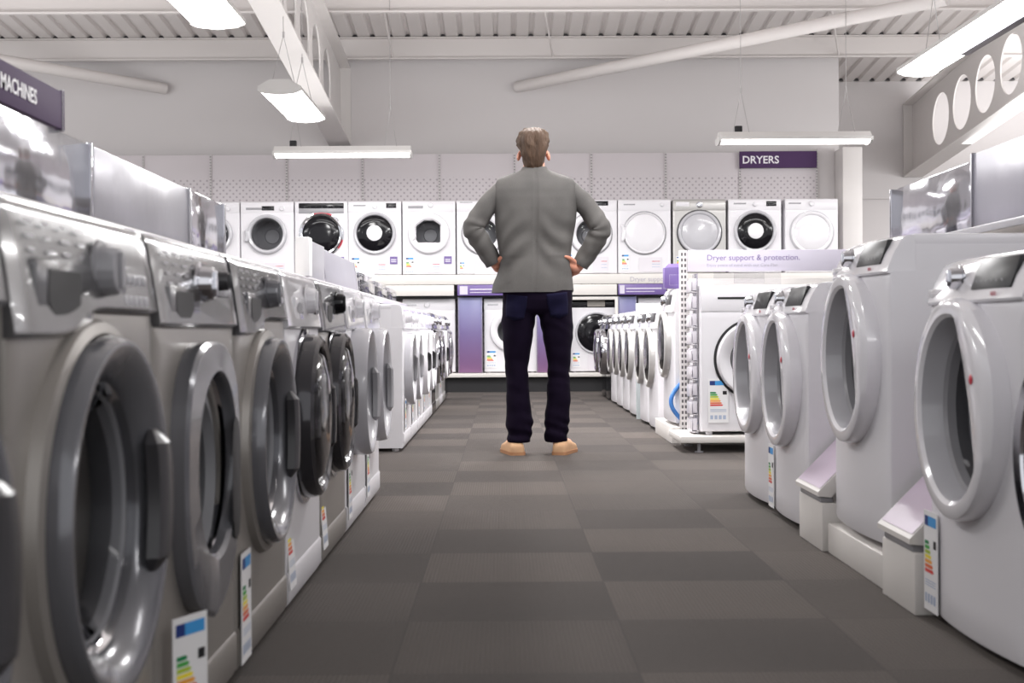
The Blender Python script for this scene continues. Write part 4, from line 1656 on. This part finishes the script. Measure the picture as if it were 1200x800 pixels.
LEGS = {-1: [(.067, -.105, .062, .075), (.12, -.103, .068, .076), (.19, -.10, .074, .078), (.28, -.107, .070, .075), (.38, -.112, .064, .073), (.465, -.115, .062, .074), (.53, -.114, .070, .08), (.6, -.113, .079, .09), (.72, -.107, .090, .108), (.80, -.100, .096, .12), (.86, -.09, .1, .12)],
        1: [(.067, .103, .064, .075), (.12, .106, .067, .076), (.19, .110, .069, .078), (.28, .117, .067, .075), (.38, .12, .063, .073), (.465, .122, .062, .074), (.53, .121, .068, .08), (.6, .119, .077, .09), (.72, .111, .091, .108), (.80, .106, .096, .12), (.86, .095, .1, .12)]}
for s in (-1, 1):
    loft(bm, [ering(cx, -.008, z, rx, ry) for z, cx, rx, ry in LEGS[s]], True, True, True)
loft(bm, [ering(0.003, -.01, z, rx, ry, 56, 2.6) for z, rx, ry in ((.785, .12, .1), (.81, .185, .125), (.86, .198, .135), (.91, .195, .132), (.96, .185, .122), (1.02, .172, .112), (1.05, .168, .11))], True, True, True)
bm = bake(bm, .009, 4)
for v in bm.verts:
    p_ = v.co
    f = noise.noise(Vector((p_.x * 9, p_.y * 6, p_.z * 13))) * .008
    for zc_, am in ((.45, .002), (.13, .0045), (.72, .0015)):
        f += am * math.exp(-((p_.z - zc_) / .08) ** 2) * math.sin(p_.z * 80 + p_.x * 30 + p_.y * 25 + 4 * noise.noise(p_ * 6))
    cx = -.11 if p_.x < 0 else .115
    d = Vector((p_.x - cx, p_.y, 0))
    if d.length > 1e-4 and p_.z < .95:
        v.co += d.normalized() * f
DEN = mat('dark_denim', (18, 10, 27), .9, spec=.1, var=.2, scale=14, bump=.25, bscale=500)
trb = BVHTree.FromBMesh(bm)
tr = obj('jeans', bm, DEN, man, 80)
POCK = mat('faded_denim_pocket', (21, 19, 42), .9, spec=.1, var=.2, scale=30, bump=.25, bscale=500)
for s, cx, zc_, tilt in ((-1, -.118, .826, R(-6)), (1, .115, .838, R(6))):
    bm = bmesh.new()
    G = 10
    rows = []
    for i in range(G + 1):
        row = []
        for j in range(G + 1):
            u_, v_ = -1 + 2 * i / G, -1 + 2 * j / G
            x_ = u_ * .058 * (1 - .12 * max(0, -v_))
            z_ = v_ * .062 - (.018 * (1 - abs(u_)) if j == 0 else 0)
            x2 = cx + x_ * math.cos(tilt) - z_ * math.sin(tilt)
            z2 = zc_ + x_ * math.sin(tilt) + z_ * math.cos(tilt)
            hit = trb.ray_cast(Vector((x2, -1, z2)), Vector((0, 1, 0)))
            y2 = hit[0].y - .004 if hit[0] else 0
            row.append(Vector((x2, y2, z2)))
        rows.append(row)
    loft(bm, rows, closed=False)
    o = obj('back_pocket', bm, POCK, tr, 80)
    m_ = o.modifiers.new('t', 'SOLIDIFY')
    m_.thickness = .004

# jacket
bm = bmesh.new()
JT = [(.905, -.018, .222, .150), (.95, -.016, .216, .148), (1.0, -.01, .206, .145), (1.05, -.006, .198, .139), (1.10, -.007, .199, .135), (1.16, -.009, .206, .134), (1.23, -.008, .217, .137), (1.30, -.005, .227, .141), (1.37, -.003, .231, .143), (1.43, -.003, .232, .139), (1.48, -.003, .230, .127), (1.515, -.003, .226, .112), (1.538, -.004, .214, .1), (1.556, -.005, .172, .092), (1.572, -.006, .122, .084), (1.586, -.007, .086, .078), (1.60, -.008, .072, .074), (1.607, -.008, .068, .07)]
# resample
def interp(tab, z):
    for a, b in zip(tab, tab[1:]):
        if a[0] <= z <= b[0]:
            t = (z - a[0]) / (b[0] - a[0])
            t2 = t
            return tuple(a[i] + (b[i] - a[i]) * t2 for i in range(4))
    return tab[-1] if z > tab[-1][0] else tab[0]


zsl = [.905 + (1.607 - .905) * i / 70 for i in range(71)]
NJ = 128
outer = []
for z in zsl:
    _, cx, rx, ry = interp(JT, z)
    ring = []
    ex = 2.7 if z > 1.1 else 2.4
    for v in ering(cx, -.005, z, rx, ry, NJ, ex):
        x, y = v.x - cx, v.y
        back = max(0, min(1, (-y) / .06))
        # shoulder-blade and spine modelling, centre seam
        v.y += back * (.016 * math.exp(-((z - 1.2) / .13) ** 2) * math.exp(-(x / .05) ** 2) + .0045 * math.exp(-(x / .004) ** 2) * (1 if z < 1.57 else 0))
        # diagonal drag folds from the waist
        am = .0075 * math.exp(-((z - 1.17) / .13) ** 2)
        v.y += back * am * math.sin((z * 46) + abs(x) * 38 + 1.5 * math.sin(x * 17)) * min(1, abs(x) / .07)
        v.y += back * .004 * noise.noise(Vector((x * 12, y * 4, z * 7)))
        # side vent on the right: flap pushed forward and out by the hand
        if z < 1.08 and x > .105 and back > 0:
            k = min(1, (1.08 - z) / .1)
            q = min(1, (x - .105) / .012)
            v.y += .004 * k * q
            v.x += .004 * k
            v.z += .012 * k * q * max(0, (1.0 - z) / .1) * min(1, (x - .105) / .05)
        if z < 1.08 and x < -.135:
            k = min(1, (1.08 - z) / .12)
            v.x -= .014 * k
            v.y += .018 * k * back
        ring.append(v)
    outer.append(ring)
inner = [[Vector((p.x * .965 - .0005, p.y * .95, p.z)) for p in r_] for r_ in outer]
inner[-1] = [p + Vector((0, 0, -.012)) for p in inner[-1]]
loft(bm, list(reversed(inner)) + outer, wrap=False)
# close the collar
V = None
torso_rings = [outer[-1], [Vector((p.x * .93, p.y * .93, p.z - .002)) for p in outer[-1]], inner[-1]]
loft(bm, torso_rings)
# sleeves
SL = {-1: [(-.168, -.002, 1.482), (-.20, -.004, 1.466), (-.236, -.012, 1.43), (-.278, -.02, 1.385), (-.318, -.03, 1.328), (-.345, -.036, 1.288), (-.352, -.036, 1.262), (-.337, -.03, 1.232), (-.312, -.018, 1.192), (-.283, -.006, 1.145), (-.258, .004, 1.105), (-.238, .012, 1.073)],
      1: [(.16, -.002, 1.486), (.195, -.004, 1.47), (.234, -.012, 1.432), (.278, -.02, 1.387), (.32, -.03, 1.328), (.349, -.036, 1.284), (.357, -.036, 1.256), (.345, -.03, 1.224), (.323, -.018, 1.184), (.294, -.006, 1.135), (.268, .003, 1.093), (.246, .01, 1.06)]}
SR = [.05, .058, .059, .058, .058, .059, .06, .058, .056, .054, .051, .049]
for s in (-1, 1):
    P = [Vector(p) for p in SL[s]]
    # smooth resample
    Q, RR = [], []
    for i in range(len(P) - 1):
        p0, p1, p2, p3 = P[max(i - 1, 0)], P[i], P[i + 1], P[min(i + 2, len(P) - 1)]
        for k in range(6):
            t = k / 6
            Q.append(.5 * ((2 * p1) + (p2 - p0) * t + (2 * p0 - 5 * p1 + 4 * p2 - p3) * t * t + (3 * p1 - p0 - 3 * p2 + p3) * t ** 3))
            RR.append(SR[i] + (SR[i + 1] - SR[i]) * t)
    Q.append(P[-1])
    RR.append(SR[-1])
    rings = []
    prev = None
    for i, p in enumerate(Q):
        d = (Q[min(i + 1, len(Q) - 1)] - Q[max(i - 1, 0)]).normalized()
        sd = d.cross(Vector((0, 1, 0))) if prev is None else prev - d * prev.dot(d)
        sd.normalize()
        prev = sd
        tt = sd.cross(d)
        r_ = []
        u_ = i / (len(Q) - 1)
        for k in range(40):
            a = 2 * PI * k / 40
            rad = RR[i] * (1 + .05 * math.sin(u_ * 62 + 2.2 * math.cos(a) + s) * math.exp(-((u_ - .55) / .2) ** 2) + .03 * math.sin(u_ * 38 + 3 * math.sin(a)) * (u_ > .12))
            rad += .003 * noise.noise(p * 18 + Vector((math.cos(a), math.sin(a), 0)))
            r_.append(p + (sd * math.cos(a) + tt * math.sin(a) * .96) * rad)
        rings.append(r_)
    last = rings[-1]
    c_ = Q[-1]
    rings.append([c_ + (p - c_) * .9 for p in last])
    rings.append([Q[-8] + (p - Q[-8]) * .86 for p in rings[-10]])
    loft(bm, rings, True, True, False)


def tweed():
    m, nt, b = newmat('grey_blazer_cloth')
    tc = nt.nodes.new('ShaderNodeTexCoord')
    n = nt.nodes.new('ShaderNodeTexNoise')
    n.inputs['Scale'].default_value = 420
    n.inputs['Detail'].default_value = 2
    link(nt, tc, 'Object', n, 'Vector')
    n2 = nt.nodes.new('ShaderNodeTexNoise')
    n2.inputs['Scale'].default_value = 5
    link(nt, tc, 'Object', n2, 'Vector')
    w1 = nt.nodes.new('ShaderNodeTexWave')
    w1.bands_direction = 'X'
    w1.inputs['Scale'].default_value = 28
    link(nt, tc, 'Object', w1, 'Vector')
    a = nt.nodes.new('ShaderNodeMath')
    a.operation = 'MULTIPLY_ADD'
    link(nt, n, 'Fac', a, 0)
    a.inputs[1].default_value = .7
    link(nt, n2, 'Fac', a, 2)
    a2 = nt.nodes.new('ShaderNodeMath')
    a2.operation = 'MULTIPLY_ADD'
    link(nt, w1, 'Fac', a2, 0)
    a2.inputs[1].default_value = .0
    link(nt, a, 0, a2, 2)
    mr = nt.nodes.new('ShaderNodeMapRange')
    mr.inputs[1].default_value = .5
    mr.inputs[2].default_value = 1.25
    link(nt, a2, 0, mr, 0)
    mx = nt.nodes.new('ShaderNodeMix')
    mx.data_type = 'RGBA'
    mx.inputs[6].default_value = lin((77, 75, 74))
    mx.inputs[7].default_value = lin((105, 102, 100))
    link(nt, mr, 0, mx, 0)
    link(nt, mx, 2, b, 'Base Color')
    b.inputs['Roughness'].default_value = .9
    b.inputs['Specular IOR Level'].default_value = .2
    bp = nt.nodes.new('ShaderNodeBump')
    bp.inputs['Strength'].default_value = .3
    bp.inputs['Distance'].default_value = .002
    link(nt, n, 'Fac', bp, 'Height')
    link(nt, bp, 'Normal', b, 'Normal')
    return m


obj('blazer', bm, tweed(), man, 60)
# shoes
TAN = mat('tan_suede', (198, 158, 122), .85, var=.1, scale=40, bump=.2, bscale=300)
SOLE = mat('shoe_sole', (176, 128, 92), .7, var=.08)
for s, cx, a in ((-1, -.128, 12), (1, .139, -16)):
    bm = bmesh.new()
    st = [(-.09, .022, .045), (-.086, .032, .058), (-.074, .039, .066), (-.055, .042, .075), (.0, .043, .085), (.05, .045, .08), (.1, .048, .068), (.15, .049, .055), (.185, .042, .046), (.205, .028, .036), (.213, .01, .026)]
    rings = []
    for y, hw, hh in st:
        rings.append([Vector((math.copysign(abs(math.cos(t)) ** .6, math.cos(t)) * hw, y, .016 + (max(0, math.sin(t)) ** .6) * (hh - .016))) for t in [2 * PI * q / 24 for q in range(24)]])
    loft(bm, rings, True, True, True)
    sh_ = obj('shoe', bm, TAN, man, 60)
    sh_.location = (cx, -.01, 0)
    sh_.rotation_euler = (0, 0, R(a))
    bm = bmesh.new()
    out = [(hw + .004, y) for y, hw, hh in st]
    ol = [Vector((-w_, y, 0)) for w_, y in out] + [Vector((w_, y, 0)) for w_, y in reversed(out)]
    loft(bm, [[p + Vector((0, 0, z)) for p in ol] for z in (0, .018)], True, True, True)
    obj('sole', bm, SOLE, sh_, 40)

# ------------------------------------------------------------------ render look
S.view_settings.view_transform = 'Standard'
S.view_settings.look = 'None'
S.view_settings.exposure = 0.
S.cycles.use_denoising = True
S.cycles.max_bounces = 8
S.cycles.transparent_max_bounces = 32
S.cycles.sample_clamp_indirect = 6
S.cycles.caustics_reflective = False
S.cycles.caustics_refractive = False
